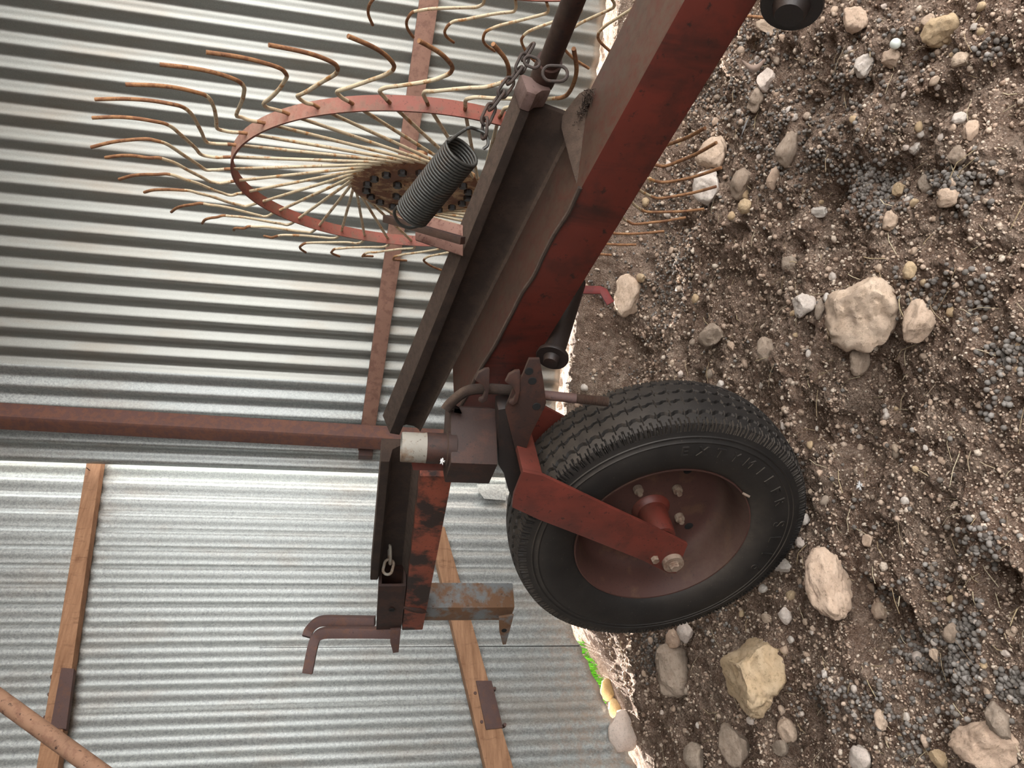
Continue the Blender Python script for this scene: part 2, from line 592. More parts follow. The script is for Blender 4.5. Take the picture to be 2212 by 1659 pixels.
def ground(x, y):
    x = np.asarray(x, float)
    y = np.asarray(y, float)
    dr = (x - RC.x) * RN.x + (y - RC.y) * RN.y
    dl = (x - LC.x) * LN.x + (y - LC.y) * LN.y
    w = lattice_noise(x, y, 5, 21) * .10
    d = np.minimum(dr, dl) + w
    out = np.minimum(dr, dl) < 0
    h = lattice_noise(x, y, 2.3, 1) * .05 + lattice_noise(x, y, 5.5, 2) * .04
    r = lattice_noise(x, y, 11, 3)
    h += r * .032
    clod = lattice_noise(x, y, 23, 4) + .6 * lattice_noise(x, y, 47, 5)
    h += clod * .019
    # hoof pits and scoops
    q = lattice_noise(x, y, 9, 8)
    h -= .035 * sstep(.16, .34, q)
    cr = lattice_noise(x, y, 95, 6)
    h += .009 * cr + .010 * np.abs(lattice_noise(x, y, 60, 9)) + .006 * lattice_noise(x, y, 190, 7)
    h -= .012
    sl = (x - LC.x) * LD.x + (y - LC.y) * LD.y
    sr = (x - RC.x) * RD.x + (y - RC.y) * RD.y
    hl = zb_left(sl) - .042 - .028 * np.exp(-((sl - GL) / .16) ** 2)
    hr = zb_right(np.clip(sr, -1, 4)) - .022 - .02 * np.exp(-((sr - 1.5) / .2) ** 2)
    wr_ = 1 - sstep(.05, .34, dr + w)
    wl_ = 1 - sstep(.17, .29, dl + w * .8)
    g = h * (1 - wr_) + (hr + .35 * h) * wr_
    g = g * (1 - wl_) + (hl + .30 * h) * wl_
    return np.where(out, g - .008, g)


def gz(x, y):
    return float(ground(np.array([x]), np.array([y]))[0])


def ghit(px, py):
    r = ray(px, py)
    t = (EYE.z - .0) / -r.z
    lo, hi_ = .3, min(t * 1.4, 6)
    ts = np.linspace(lo, hi_, 900)
    P = np.array(EYE)[None] + ts[:, None] * np.array(r)[None]
    g = ground(P[:, 0], P[:, 1])
    k = np.argmax(P[:, 2] < g)
    return V(P[k]), float(ts[k])


xs = np.concatenate([np.linspace(-16, -2.2, 24), np.linspace(-2.15, -1.12, 70), np.arange(-1.1, 1.75, .0042), np.linspace(1.76, 2.8, 70), np.linspace(2.9, 16, 24)])
yy = [.42]
while yy[-1] < 3.75:
    yy.append(yy[-1] + .0024 + .0014 * (yy[-1] - .4))
ys = np.concatenate([np.linspace(-16, -.5, 24), np.linspace(-.45, .4, 40), np.array(yy), np.linspace(3.8, 5, 30), np.linspace(5.2, 16, 20)])
GX, GY = np.meshgrid(xs, ys, indexing='ij')
GZ = ground(GX, GY)
nx, ny = GX.shape
me = bpy.data.meshes.new('ground')
co = np.stack([GX, GY, GZ], -1).reshape(-1, 3).astype(np.float32)
idx = np.arange(nx * ny).reshape(nx, ny)
quads = np.stack([idx[:-1, :-1], idx[1:, :-1], idx[1:, 1:], idx[:-1, 1:]], -1).reshape(-1, 4)
me.vertices.add(len(co))
me.vertices.foreach_set('co', co.ravel())
me.loops.add(quads.size)
me.loops.foreach_set('vertex_index', quads.ravel().astype(np.int32))
me.polygons.add(len(quads))
me.polygons.foreach_set('loop_start', np.arange(0, quads.size, 4, dtype=np.int32))
me.update(calc_edges=True)
me.shade_smooth()
me.materials.append(M['dirt'])
go = bpy.data.objects.new('ground', me)
COL.objects.link(go)
go['kind'] = 'structure'

# ------------------------------------------------------------------ stones
def rock_mesh(rs, sub=3, cuts=7, flat=.6):
    bm = bmesh.new()
    bmesh.ops.create_icosphere(bm, subdivisions=sub, radius=1)
    planes = []
    for _ in range(cuts):
        n = V((rs.gauss(0, 1), rs.gauss(0, 1), rs.gauss(0, 1))).normalized()
        planes.append((n, rs.uniform(.55, .85)))
    o = V((rs.random() * 40, rs.random() * 40, rs.random() * 40))
    for v in bm.verts:
        p = v.co.copy()
        for n, dd in planes:
            k = p.dot(n) - dd
            if k > 0: p -= n * k * .93
        p += v.co * (.16 * mnoise.noise(p * 1.5 + o) + .09 * mnoise.noise(p * 3.7 + o) + .055 * mnoise.noise(p * 8 + o) + .03 * mnoise.noise(p * 18 + o))
        v.co = p
    xs_ = [v.co.x for v in bm.verts]; ys_ = [v.co.y for v in bm.verts]; zs_ = [v.co.z for v in bm.verts]
    sx, sy, sz = max(xs_) - min(xs_), max(ys_) - min(ys_), max(zs_) - min(zs_)
    mx, my, mz = (max(xs_) + min(xs_)) / 2, (max(ys_) + min(ys_)) / 2, (max(zs_) + min(zs_)) / 2
    for v in bm.verts:
        v.co = V(((v.co.x - mx) / sx, (v.co.y - my) / sy, (v.co.z - mz) / sz))
    me = bpy.data.meshes.new('stone')
    bm.to_mesh(me)
    bm.free()
    me.shade_smooth()
    me.set_sharp_from_angle(angle=math.radians(50))
    return me


def put_rock(name, px, py, w, h, mat, rs, cuts=7, sub=3, thick=.6, sink=.32, ang=0):
    """photo pixels: w along the photo's x, h along the photo's y; the stone gets its real size from where it lies"""
    P, t = ghit(px, py)
    r = ray(px, py).normalized()
    k = t / F
    sh, sw = h * k, w * k                                    # across, and up the picture
    el = math.asin(-r.z)
    T = max(.25, thick) * min(sh, sw / math.sin(el))
    along = max((sw - T * .55 * math.cos(el)) / math.sin(el), sh * .45)
    me = rock_mesh(rs, sub, cuts)
    me.materials.append(mat)
    o = bpy.data.objects.new(name, me)
    COL.objects.link(o)
    fwd = V((r.x, r.y, 0)).normalized()
    o.rotation_euler = (rs.uniform(-.12, .12), rs.uniform(-.12, .12), math.atan2(fwd.y, fwd.x) + ang)
    o.scale = (along, sh, T)
    z = gz(P.x, P.y)
    o.location = (P.x, P.y, z + T * (.5 - sink))
    return o


rs = random.Random(4)
ST = [  # px, py, w, h, material, label
    (1888, 682, 162, 168, 'stone', 'largest stone, a rough pinkish tan boulder lying alone in the dirt beyond the tyre', 9),
    (2003, 697, 64, 98, 'stone', 'flat tan stone touching the lower side of the largest boulder', 5),
    (1866, 782, 42, 66, 'stonegrey', 'grey teardrop stone half buried just beneath the largest boulder', 4),
    (2043, 67, 82, 72, 'stoneyel', 'blocky tan stone in the far top corner of the dirt', 8),
    (2010, 48, 34, 34, 'stone', 'small tan stone tucked against the blocky tan corner stone', 5),
    (1855, 45, 64, 54, 'stone', 'squarish tan stone lying near the black flange cap', 7),
    (1668, 55, 50, 40, 'stone', 'pale stone partly hidden under the black flange cap', 5),
    (1875, 143, 40, 52, 'stonewhite', 'pale angular stone under the squarish tan stone', 7),
    (1932, 128, 42, 42, 'stone', 'round tan stone just below the white marble', 6),
    (1665, 175, 40, 50, 'stonewhite', 'whitish angular stone below the curled dry leaf', 7),
    (1640, 218, 34, 52, 'stonegrey', 'grey brown stone sunk behind the whitish angular stone', 5),
    (1552, 330, 68, 72, 'stone', 'broken pale stone crossed by the tip of a bent tine', 7),
    (1540, 405, 72, 78, 'stonewhite', 'smooth round pale stone lying under three bent tines', 4),
    (1614, 400, 46, 70, 'stonegrey', 'brown slab beside the smooth round pale stone', 5),
    (1718, 325, 44, 78, 'stonegrey', 'long grey brown stone standing on end among grit', 5),
    (1680, 386, 28, 50, 'stone', 'narrow buff stone beside the brown slab', 5),
    (1615, 447, 30, 34, 'stoneyel', 'small yellowish stone at the end of a bent tine', 5),
    (2077, 337, 46, 44, 'stonegrey', 'grey angular stone sunk at the edge of the pellet patch', 7),
    (2105, 282, 32, 44, 'stone', 'buff pointed stone above the grey angular stone', 6),
    (2077, 256, 30, 28, 'stonewhite', 'small cream stone with a flat top above the buff pointed stone', 4),
    (2078, 132, 44, 38, 'stone', 'low tan stone beneath the blocky tan corner stone', 6),
    (1985, 322, 30, 28, 'stonewhite', 'knobbly white stone in the middle of the pellets', 7),
    (2056, 428, 46, 46, 'stone', 'pale crumbling stone beside the dark pellet patch', 8),
    (2005, 400, 34, 44, 'stonegrey', 'grey crumbling stone above the dark pellet patch', 8),
    (1948, 410, 30, 30, 'stoneyel', 'small yellow brown stone bordering the dark pellet patch', 5),
    (1932, 478, 34, 44, 'stone', 'cracked pinkish stone below the dark pellet patch', 6),
    (1772, 458, 36, 26, 'stonewhite', 'small white slab casting a shadow on bare dirt', 5),
    (1375, 640, 44, 94, 'stone', 'long tan stone lying near the red bent strap', 5),
    (1388, 601, 24, 20, 'stoneyel', 'small yellow pebble capping the long tan stone', 3),
    (1714, 572, 32, 38, 'stonegrey', 'round grey stone in the dirt past the tip of the tines', 4),
    (1748, 662, 54, 54, 'stonewhite', 'white and pink angular stone near the largest boulder', 8),
    (1780, 668, 18, 50, 'stonegrey', 'thin slate standing beside the white and pink angular stone', 4),
    (1545, 725, 64, 54, 'stonegrey', 'dull brown stone above the tyre tread', 6),
    (1662, 757, 40, 58, 'stonegrey', 'olive brown oval stone between tyre and largest boulder', 4),
    (1972, 585, 30, 40, 'stoneyel', 'mustard coloured stone beside a cluster of pellets', 4),
    (1817, 1258, 108, 154, 'stone', 'tall pale slab lying on the dirt beside the tyre', 8),
    (1652, 1462, 148, 164, 'stoneyel', 'broad yellowish slab in the foreground below the tyre', 8),
    (1478, 1447, 62, 112, 'stonegrey', 'grey brown stone lying between the bank and the yellowish slab', 7),
    (1462, 1380, 40, 40, 'stone', 'buff stone wedged at the foot of the tyre', 6),
    (1488, 1366, 42, 46, 'stonewhite', 'white stone paired with the buff stone by the tyre', 7),
    (1697, 1222, 40, 30, 'stonewhite', 'small white stone beside the tyre sidewall lettering', 7),
    (1702, 1328, 34, 42, 'stonewhite', 'small grey and pink split stone above the yellowish slab', 8),
    (1660, 1335, 28, 22, 'stone', 'small buff stone between the tyre and the yellowish slab', 4),
    (1607, 1610, 64, 94, 'stonegrey', 'grey weathered stone beneath the broad yellowish slab', 7),
    (1708, 1578, 38, 50, 'stone', 'oval buff stone with a grainy face near the bottom', 4),
    (1694, 1615, 40, 34, 'stonegrey', 'dull brown stone under the oval buff stone', 6),
    (2145, 1612, 136, 108, 'stone', 'large jagged pale stone in the bottom corner', 10),
    (2172, 1555, 60, 78, 'stonegrey', 'grey rounded stone behind the large jagged corner stone', 5),
    (2036, 1640, 48, 40, 'stoneyel', 'yellow brown stone beside the large jagged corner stone', 5),
    (1870, 1636, 58, 52, 'stonewhite', 'cream stone cut by the lower border', 7),
    (2063, 1367, 42, 44, 'stonegrey', 'grey pointed stone at the rim of a pellet hollow', 6),
    (1912, 1555, 26, 44, 'stone', 'slim buff stone leaning in fine grit', 5),
    (1512, 1638, 54, 66, 'stonegrey', 'mauve grey stone at the bottom border by the bank', 5),
    (1905, 1318, 34, 40, 'stone', 'small pinkish flake beside the tall pale slab', 6),
    (1985, 1420, 30, 26, 'stonewhite', 'chalky lump amid scattered pellets', 7),
    (2025, 1415, 22, 28, 'stone', 'grey buff chip amid scattered pellets', 5),
    (1742, 1122, 22, 26, 'stonewhite', 'white pebble close to the tread of the tyre', 4),
    (1732, 1172, 26, 24, 'stonewhite', 'round whitish pebble nearest the tyre contact', 4),
    (1882, 1168, 26, 28, 'stone', 'round buff pebble above the tall pale slab', 4),
]
for i, (px, py, w, h, mt, lab, cuts) in enumerate(ST):
    o = put_rock('stone' if w > 30 else 'small_stone', px, py, w, h, M[mt], rs, cuts, 5 if w > 90 else 4, .66, .22)
    tag(o, lab, 'stone')
for (px, py, w, h, mt, lab) in [
    (1322, 1490, 30, 46, 'lichen', 'orange lichen covered stone at the foot of the sheet wall'),
    (1338, 1530, 26, 44, 'lichen', 'yellow stone wedged below the orange lichen stone'),
    (1362, 1578, 40, 84, 'stonewhite', 'long whitish stone along the bottom edge of the sheet wall')]:
    tag(put_rock('lichen_stone', px, py, w, h, M[mt], rs, 5, 3, .8, .25), lab, 'stone')

# middling pebbles: copies of six shapes
shapes = [rock_mesh(rs, 2, c) for c in (3, 4, 5, 6, 4, 3)]
for k, m_ in enumerate(shapes):
    m_.materials.append(M[('stone', 'stonewhite', 'stonegrey', 'stone', 'stonewhite', 'stoneyel')[k]])
cnt = 0
while cnt < 240:
    px, py = rs.uniform(1240, 2212), rs.uniform(0, 1659)
    P, t = ghit(px, py)
    if P.y > 3.4 or (P.x - RC.x) * RN.x + (P.y - RC.y) * RN.y < .12 or (P.x - LC.x) * LN.x + (P.y - LC.y) * LN.y < .12: continue
    s = rs.uniform(9, 21) * t / F
    o = bpy.data.objects.new('pebble', shapes[cnt % 6])
    COL.objects.link(o)
    o.location = (P.x, P.y, gz(P.x, P.y) + s * .12)
    o.rotation_euler = (rs.uniform(-.3, .3), rs.uniform(-.3, .3), rs.uniform(0, 6.28))
    o.scale = (s * rs.uniform(.8, 1.4), s, s * rs.uniform(.6, .9))
    tag(o, 'small pale pebble pressed into the loose dirt', 'pebble', 'pebbles scattered over the dirt')
    cnt += 1


# grit, pellets, straw: uncountable
def scatter(name, mat, pts, size, deform, sub, label, cat, squash=(1, 1, 1)):
    bm = bmesh.new()
    bmesh.ops.create_icosphere(bm, subdivisions=sub, radius=.5)
    bv = np.array([v.co[:] for v in bm.verts])
    bf = np.array([[v.index for v in f.verts] for f in bm.faces])
    bm.free()
    n = len(pts)
    Vs, Fs = [], []
    for i in range(n):
        q = NR.normal(size=4); q /= np.linalg.norm(q)
        a, b, c, d = q
        Rm = np.array([[1 - 2 * (c * c + d * d), 2 * (b * c - a * d), 2 * (b * d + a * c)], [2 * (b * c + a * d), 1 - 2 * (b * b + d * d), 2 * (c * d - a * b)], [2 * (b * d - a * c), 2 * (c * d + a * b), 1 - 2 * (b * b + c * c)]])
        k = bv * np.array(squash) * (1 + deform * (NR.rand(1, 3) - .5)) * (1 + deform * .5 * (NR.rand(len(bv), 1) - .5))
        Vs.append((k @ Rm.T) * size[i] + pts[i])
        Fs.append(bf + i * len(bv))
    Vs = np.concatenate(Vs).astype(np.float32)
    Fs = np.concatenate(Fs)
    me = bpy.data.meshes.new(name)
    me.vertices.add(len(Vs)); me.vertices.foreach_set('co', Vs.ravel())
    me.loops.add(Fs.size); me.loops.foreach_set('vertex_index', Fs.ravel().astype(np.int32))
    me.polygons.add(len(Fs)); me.polygons.foreach_set('loop_start', np.arange(0, Fs.size, 3, dtype=np.int32))
    me.update(calc_edges=True)
    me.shade_smooth()
    me.materials.append(mat)
    o = bpy.data.objects.new(name, me)
    COL.objects.link(o)
    return tag(o, label, cat, kind='stuff')


def ground_pts(n, rad0, rad1):
    """random points over the seen ground, even in the picture"""
    px = NR.uniform(1215, 2240, n); py = NR.uniform(-120, 1900, n)
    return px, py


def to_ground(px, py):
    out, ts = [], []
    for a, b in zip(px, py):
        r = ray(a, b)
        t = EYE.z / -r.z
        P = EYE + r * t
        for _ in range(3):
            z = gz(P.x, P.y)
            t = (EYE.z - z) / -r.z
            P = EYE + r * t
        out.append((P.x, P.y, gz(P.x, P.y)))
        ts.append(t)
    return np.array(out), np.array(ts)


def inside(P):
    return ((P[:, 0] - RC.x) * RN.x + (P[:, 1] - RC.y) * RN.y > .03) & ((P[:, 0] - LC.x) * LN.x + (P[:, 1] - LC.y) * LN.y > .03)


px, py = ground_pts(24000, 0, 0)
P, T = to_ground(px, py)
k = inside(P); P, T = P[k], T[k]
sz = np.exp(NR.normal(math.log(4.6), .40, len(P))) * T / F
P[:, 2] += sz * .18
scatter('gravel', M['gravel'], P, sz, .9, 1, 'fine pale grit strewn over the dirt ground', 'gravel')

clus = [(1630, 90, 90, 220), (1680, 300, 130, 420), (1760, 330, 70, 120), (1880, 400, 60, 260), (1905, 430, 60, 220), (2085, 405, 55, 150), (2040, 380, 45, 70), (1500, 200, 80, 160), (1450, 430, 90, 240),
        (1560, 200, 90, 220), (1990, 640, 60, 60), (2180, 770, 45, 110), (2160, 880, 60, 40), (1280, 640, 45, 160), (1270, 860, 70, 220), (1330, 600, 60, 120), (1420, 520, 90, 180), (1430, 1420, 40, 260), (1400, 1390, 25, 120),
        (2120, 1150, 60, 60), (2140, 1180, 40, 50), (2010, 1245, 40, 40), (2090, 1350, 45, 130), (2070, 1430, 55, 170), (1980, 1410, 60, 110), (2190, 1480, 40, 150), (2060, 1500, 70, 120), (1790, 1520, 60, 120), (1890, 1530, 60, 110),
        (1970, 1610, 50, 60), (1900, 1290, 60, 40), (2100, 640, 60, 60), (2140, 110, 40, 50), (1550, 1330, 60, 60), (1900, 150, 120, 120), (1800, 200, 120, 160), (1400, 620, 80, 150), (1730, 1000, 400, 200), (1450, 700, 120, 160)]
px, py = [], []
for a, b, s, n in clus:
    n = int(n * .62)
    px += list(NR.normal(a, s * .55, n)); py += list(NR.normal(b, s * .55, n))
P, T = to_ground(np.array(px), np.array(py))
k = inside(P) & (P[:, 1] < 3.5); P, T = P[k], T[k]
sz = NR.uniform(.0068, .0105, len(P))
P[:, 2] += sz * .38
pm_ = bpy.data.meshes.new('pellet')
bm = bmesh.new(); bmesh.ops.create_icosphere(bm, subdivisions=3, radius=.5); bm.to_mesh(pm_); bm.free()
pm_.shade_smooth(); pm_.materials.append(M['dungone'])
order = np.argsort(-sz / T)[:300]
for q_ in order:
    o = bpy.data.objects.new('dropping', pm_)
    COL.objects.link(o)
    o.location = P[q_]
    o.rotation_euler = (NR.rand() * 6, NR.rand() * 6, NR.rand() * 6)
    o.scale = (sz[q_] * 1.15, sz[q_], sz[q_])
    tag(o, 'single dark grey round dropping lying on the dirt', 'dropping', 'droppings nearest the viewer')
rest = np.setdiff1d(np.arange(len(P)), order)
P, sz = P[rest], sz[rest]
scatter('goat_pellets', M['dung'], P, sz, .25, 2, 'dark grey round droppings lying in drifts on the dirt', 'droppings', (1.15, 1, 1))

mb = MB()
for _ in range(420):
    a, b = RNG.uniform(1230, 2212), RNG.uniform(0, 1659)
    Pq, t = ghit(a, b)
    if Pq.y > 3.2: continue
    L = RNG.uniform(.015, .07)
    w = RNG.uniform(0, 6.28)
    dv = V((math.cos(w), math.sin(w), RNG.uniform(-.1, .25))) * L
    p0 = V((Pq.x, Pq.y, gz(Pq.x, Pq.y) + .004))
    mid = p0 + dv * .5 + V((RNG.gauss(0, .1), RNG.gauss(0, .1), .15)) * L * .6
    mb.tube([p0, mid, p0 + dv], RNG.uniform(.0005, .0011), 4)
tag(mb.build('straw', M['straw'], smooth=80), 'broken bits of dry straw strewn over the dirt', 'straw', kind='stuff')


# small finds on the ground
def blade(name, mat, pxs, wid, lift, label, cat):
    C = [ghit(a, b)[0] for a, b in pxs]
    C = [V((c.x, c.y, gz(c.x, c.y) + lift)) for c in C]
    C = catmull(C, 5)
    n = len(C)
    A, B = [], []
    for i, c in enumerate(C):
        t = (C[min(i + 1, n - 1)] - C[max(i - 1, 0)])
        sd = V((-t.y, t.x, 0)).normalized()
        w = wid * math.sin(PI * min(max((i + .4) / n, .03), .97)) ** .7
        A.append(c + sd * w + V((0, 0, .003))); B.append(c - sd * w)
    mbb = MB().add(A + B, [(i, i + 1, n + i + 1, n + i) for i in range(n - 1)])
    o = mbb.build(name, mat, smooth=70)
    md = o.modifiers.new('thickness', 'SOLIDIFY'); md.thickness = .0008
    return tag(o, label, cat)


blade('dry_leaf', M['leafdry'], [(1612, 132), (1630, 148), (1645, 148), (1662, 130)], .010, .012, 'curled pinkish dry leaf lying on pellets near the beam', 'leaf')
blade('feather', M['feather'], [(1630, 250), (1618, 275), (1611, 296)], .008, .012, 'grey feather lying below the whitish angular stone', 'feather')
Pm, t = ghit(1945, 97)
mb = MB().lathe([(0.0001, -.011), (.006, -.009), (.0105, -.003), (.0115, .002), (.009, .008), (.005, .0112), (.0001, .012)], V((Pm.x, Pm.y, gz(Pm.x, Pm.y) + .009)), (1, .4, .3), 24)
tag(mb.build('marble', M['egg'], smooth=80), 'shiny white marble resting on the dirt near the blocky tan corner stone', 'marble')
Pm, t = ghit(1862, 1050)
mb = MB()
for _ in range(40):
    dv = V((RNG.gauss(0, 1), RNG.gauss(0, 1), abs(RNG.gauss(0, .7)))).normalized() * RNG.uniform(.006, .013)
    p0 = V((Pm.x, Pm.y, gz(Pm.x, Pm.y) + .004))
    mb.tube([p0, p0 + dv], [.0012, .0003], 4)
tag(mb.build('down_feather', M['white'], smooth=80), 'white tuft of down on bare dirt right of the tyre', 'feather')

# ------------------------------------------------------------------ posts and rails of the shed
gP = RC + RN * (AMP + .001)


def bar_on_wall(name, mat, P, N, a, b, wpx_a, wpx_b, th, label, cat, bev=.002):
    """flat faced bar lying on a wall between two photo points (centre lines)"""
    Pf = P + N * th
    A, B = hit(*a, Pf, N), hit(*b, Pf, N)
    ax = (B - A).normalized()
    sd = ax.cross(N).normalized()
    wa, wb = wpx_a * depth(A) / F / 2, wpx_b * depth(B) / F / 2
    mb = MB().loft([A - sd * wa, A + sd * wa, A + sd * wa - N * th, A - sd * wa - N * th], [B - sd * wb, B + sd * wb, B + sd * wb - N * th, B - sd * wb - N * th])
    root = mb.build(name, mat, bevel=bev)
    return tag(root, label, cat), A, B, sd, wa, Pf


lP = LC + LN * (AMP + .001)
# steel girt across the big sheets
bar_on_wall('steel_girt', M['girt'], gP, RN, (940, -90), (788, 975), 42, 30, .045, 'slim rusty pink brown steel rail across the big corrugated sheets behind the rake wheel', 'rail')
# timbers on the other wall
tb, A, B, sd, wa, Pf = bar_on_wall('timber_rail', M['wood'], lP, LN, (212, 938), (-20, 2450), 28, 58, .06, 'upper brown timber rail on the sheet wall, crossed by a rusty pipe', 'rail', .004)
mb = MB()
q = [(132, 1442), (160, 1444), (143, 1575), (108, 1572)]
mb = plate(q, Pf + LN * .006, LN, .03)
mb.build('splice_plate', M['rustplate'], tb, bevel=.002)
for x, y in ((113, 1462), (107, 1500), (152, 1480), (148, 1520), (98, 1550)):
    b = hit(x, y, Pf - LN * .01, LN)
    MB().lathe([(0.0001, .006), (.006, .006), (.007, 0), (.007, -.02)], b, LN, 8).build('bolt', M['rustplate'], tb)
for x, y in ((193, 990), (196, 1016)):
    b = hit(x, y, Pf, LN)
    MB().tube([b - LN * .01, b + LN * .02 + V((0, 0, .012))], .0016, 6).build('nail', M['black'], tb)
tb, A, B, sd, wa, Pf = bar_on_wall('timber_rail', M['wood'], lP, LN, (944, 1140), (1280, 2430), 34, 96, .05, 'lower tan timber rail on the sheet wall behind the grey box leg', 'rail', .004)
plate([(1028, 1470), (1062, 1470), (1087, 1572), (1050, 1576)], Pf + LN * .006, LN, .03).build('splice_plate', M['rustplate'], tb, bevel=.002)
for x, y in ((1068, 1488), (1090, 1566), (1026, 1498), (1040, 1560)):
    b = hit(x, y, Pf - LN * .005, LN)
    MB().lathe([(0.0001, .008), (.006, .008), (.007, 0), (.007, -.02)], b, LN, 8).build('bolt', M['rustplate'], tb)

# corner post: a rolled angle standing in front of where the walls meet
pq = RC + RN * .07
top, bot = hit(-330, 879, pq, V((0, 1, 0))), hit(1290, 972, pq, V((0, 1, 0)))
axp = (top - bot).normalized()
fw = V((.12, -.99, 0)); rt = V((.99, .12, 0))
prof = [(-.052, .0), (-.012, -.035), (.002, -.04), (.05, -.002), (.05, .012), (.002, -.028), (-.012, -.023), (-.052, .012)]
mk = lambda c: [c + rt * a - fw * (b) * 1.0 for a, b in [(x, y) for x, y in prof]]
mb = MB().loft([top + rt * a + V((0, 1, 0)) * b for a, b in prof], [bot + rt * a + V((0, 1, 0)) * b for a, b in prof])
tag(mb.build('steel_post', M['post'], bevel=.0015), 'dull red steel angle post standing where the two sheet walls meet', 'post')
# packing block behind the post's foot
Pb = U(790, 978, 3.2)
tag(MB().box(Pb, (.02, .012, 0), (-.012, .03, 0), (0, 0, .03)).build('packing_block', M['rustplate'], bevel=.002), 'small dark block packed behind the steel post at the girt end', 'block')
# loose pipe across the corner
a, b = U(-420, 1206, 2.12), U(760, 2062, 1.84)
tag(MB().tube([a, b], .0225, 20).build('rusty_pipe', M['speckpipe']), 'pitted rusty pipe slanting across the upper timber rail', 'pipe')
# folded flap of tin at the wall
n_ = LN
fp = LC + LN * .03
mb = plate([(1030, 1046), (1092, 1046), (1094, 1081), (1046, 1077), (1034, 1062)], fp, LN, .003)
tag(mb.build('tin_flap', M['galv_near']), 'small loose flap of bright tin between the pivot block and tyre', 'sheet')

# grass outside, seen through the gap
mb = MB()
for _ in range(420):
    s_ = GL + RNG.uniform(-.14, .10)
    p0 = LC + LD * s_ - LN * RNG.uniform(.09, .26)
    z = gz(p0.x, p0.y) - .02
    h = RNG.uniform(.04, .09)
    tip = V((RNG.gauss(0, .02), RNG.gauss(0, .02), h))
    p0 = V((p0.x, p0.y, z))
    w = V((RNG.gauss(0, 1), RNG.gauss(0, 1), 0)).normalized() * .003
    mb.add([p0 - w, p0 + w, p0 + tip * .6 + w * .7, p0 + tip * .6 - w * .7, p0 + tip], [(0, 1, 2, 3), (3, 2, 4)])
tag(mb.build('grass', M['grass'], norm=False), 'bright green grass outside, seen through the gap under the sheets', 'grass', kind='stuff')

# ================================================================== the hay rake
WC = V((-.3365, 1.5975, .36))                              # road wheel
az = math.radians(236.08)
WN = V((math.cos(az), math.sin(az), -.0127)).normalized()
RAKE = tag(empty('hay_rake', (WC.x, WC.y, 0)), 'rusty red wheel hay rake with tined wheels, beam and one road tyre', 'hay rake')

# ---- main beam
BA = V((.02495538, 1.55901064, .8143011))
ya, pt = math.radians(-48.27757719), math.radians(-11.69800661)
BD = V((math.cos(pt) * math.cos(ya), math.cos(pt) * math.sin(ya), math.sin(pt)))
BS = V((-BD.y, BD.x, 0)).normalized()
BU = BS.cross(-BD)
if BU.z < 0: BU = -BU


def bp(t, a, b): return BA + BD * t + BS * a + BU * b


def sect(t, pr): return [bp(t, a, b) for a, b in pr]


pr = [(0, 0), (0, -.1), (.172, -.1), (.172, 0)]
MB().loft(sect(-.17, pr), sect(1.32, pr)).build('main_beam', M['red'], RAKE, bevel=.005)
# weld bead along the seam
MB().tube(catmull([bp(t * .05 - .17, -.001 + RNG.uniform(-.002, .002), .0 + RNG.uniform(-.001, .002)) for t in range(14)], 4), .0045, 8).build('weld_seam', M['dusty'], RAKE)


def chan(t, k):
    # k 0 = near end, 1 = far end
    L = lambda a, b: a + (b - a) * k
    b1, b2, th = L(.113, .082), L(.12, .103), L(.017, .026)
    return sect(t, [(.150, .0), (.185, 0), (.185, b2), (.13, b1), (.13, b1 - th), (.160, b1 - th - .006), (.168, b1 - th - .018), (.168, .018), (.160, .004)])


mb = MB()
mb.loft(chan(.515, 0), chan(-.43, 1))
ch = mb.build('channel_rail', M['dusty'], RAKE, bevel=.002)
# torn end: knuckle, tabs and filler plate
mb = MB()
mb.prism([bp(.515, .128, .116), bp(.515, .188, .122), bp(.515, .188, .07), bp(.515, .165, .065), bp(.515, .15, .085), bp(.515, .128, .098)], BD * .035)
mb.build('torn_flange_end', M['mauve'], RAKE, bevel=.004)
mb = MB().lathe([(.024, 0), (.024, .012), (.019, .012), (.019, 0)], bp(.512, .168, .045), BS, 20)
# gusset where the rail is welded to the beam
mb = MB()
g_ = [bp(.575, .176, -.001), bp(.495, .176, -.001), bp(.468, .012, -.001), bp(.525, .10, -.001), bp(.558, .174, .014), bp(.512, .172, .026), bp(.497, .150, .024), bp(.480, .07, .010)]
mb.add(g_, [(0, 1, 2, 3), (0, 4, 5, 1), (1, 5, 6), (1, 6, 7, 2), (2, 7, 3), (3, 7, 6, 5), (0, 3, 4), (3, 5, 4)])
mb.build('gusset', M['dusty'], RAKE, bevel=.003)
mb = MB()
for _ in range(260):
    p = bp(.54 + RNG.gauss(0, .018), .145 + RNG.gauss(0, .01), .002)
    dv = V((RNG.gauss(0, 1), RNG.gauss(0, 1), RNG.random() * 1.2)).normalized() * RNG.uniform(.006, .016)
    mb.tube([p, p + dv * .5 + V((0, 0, .002)), p + dv], .0007, 4)
mb.build('nest_debris', M['dusty'], RAKE, kind='stuff')

# ---- lift pipe with collar
p0, p1 = U(1262, -60, 1.06), U(1138, 258, 1.43)
MB().tube([p0, p1], .0180, 20).build('lift_pipe', M['greasy'], RAKE)
c0, c1 = p0.lerp(p1, .53), p0.lerp(p1, .68)
MB().tube([c0, c1], .0226, 20).build('collar', M['greasy'], RAKE)

# ---- chain and spring
CZ = 1.10


def link(a, b, side, r=.0022, w=.0062):
    ax = (b - a); L = ax.length; ax = ax.normalized()
    path = []
    for k in range(8):
        th = PI / 2 + PI * k / 7
        path.append(a + ax * (w + w * math.cos(th)) + side * w * math.sin(th))
    for k in range(8):
        th = -PI / 2 + PI * k / 7
        path.append(b + ax * (-w + w * math.cos(th)) + side * w * math.sin(th))
    return MB().ring(path, r, 8)


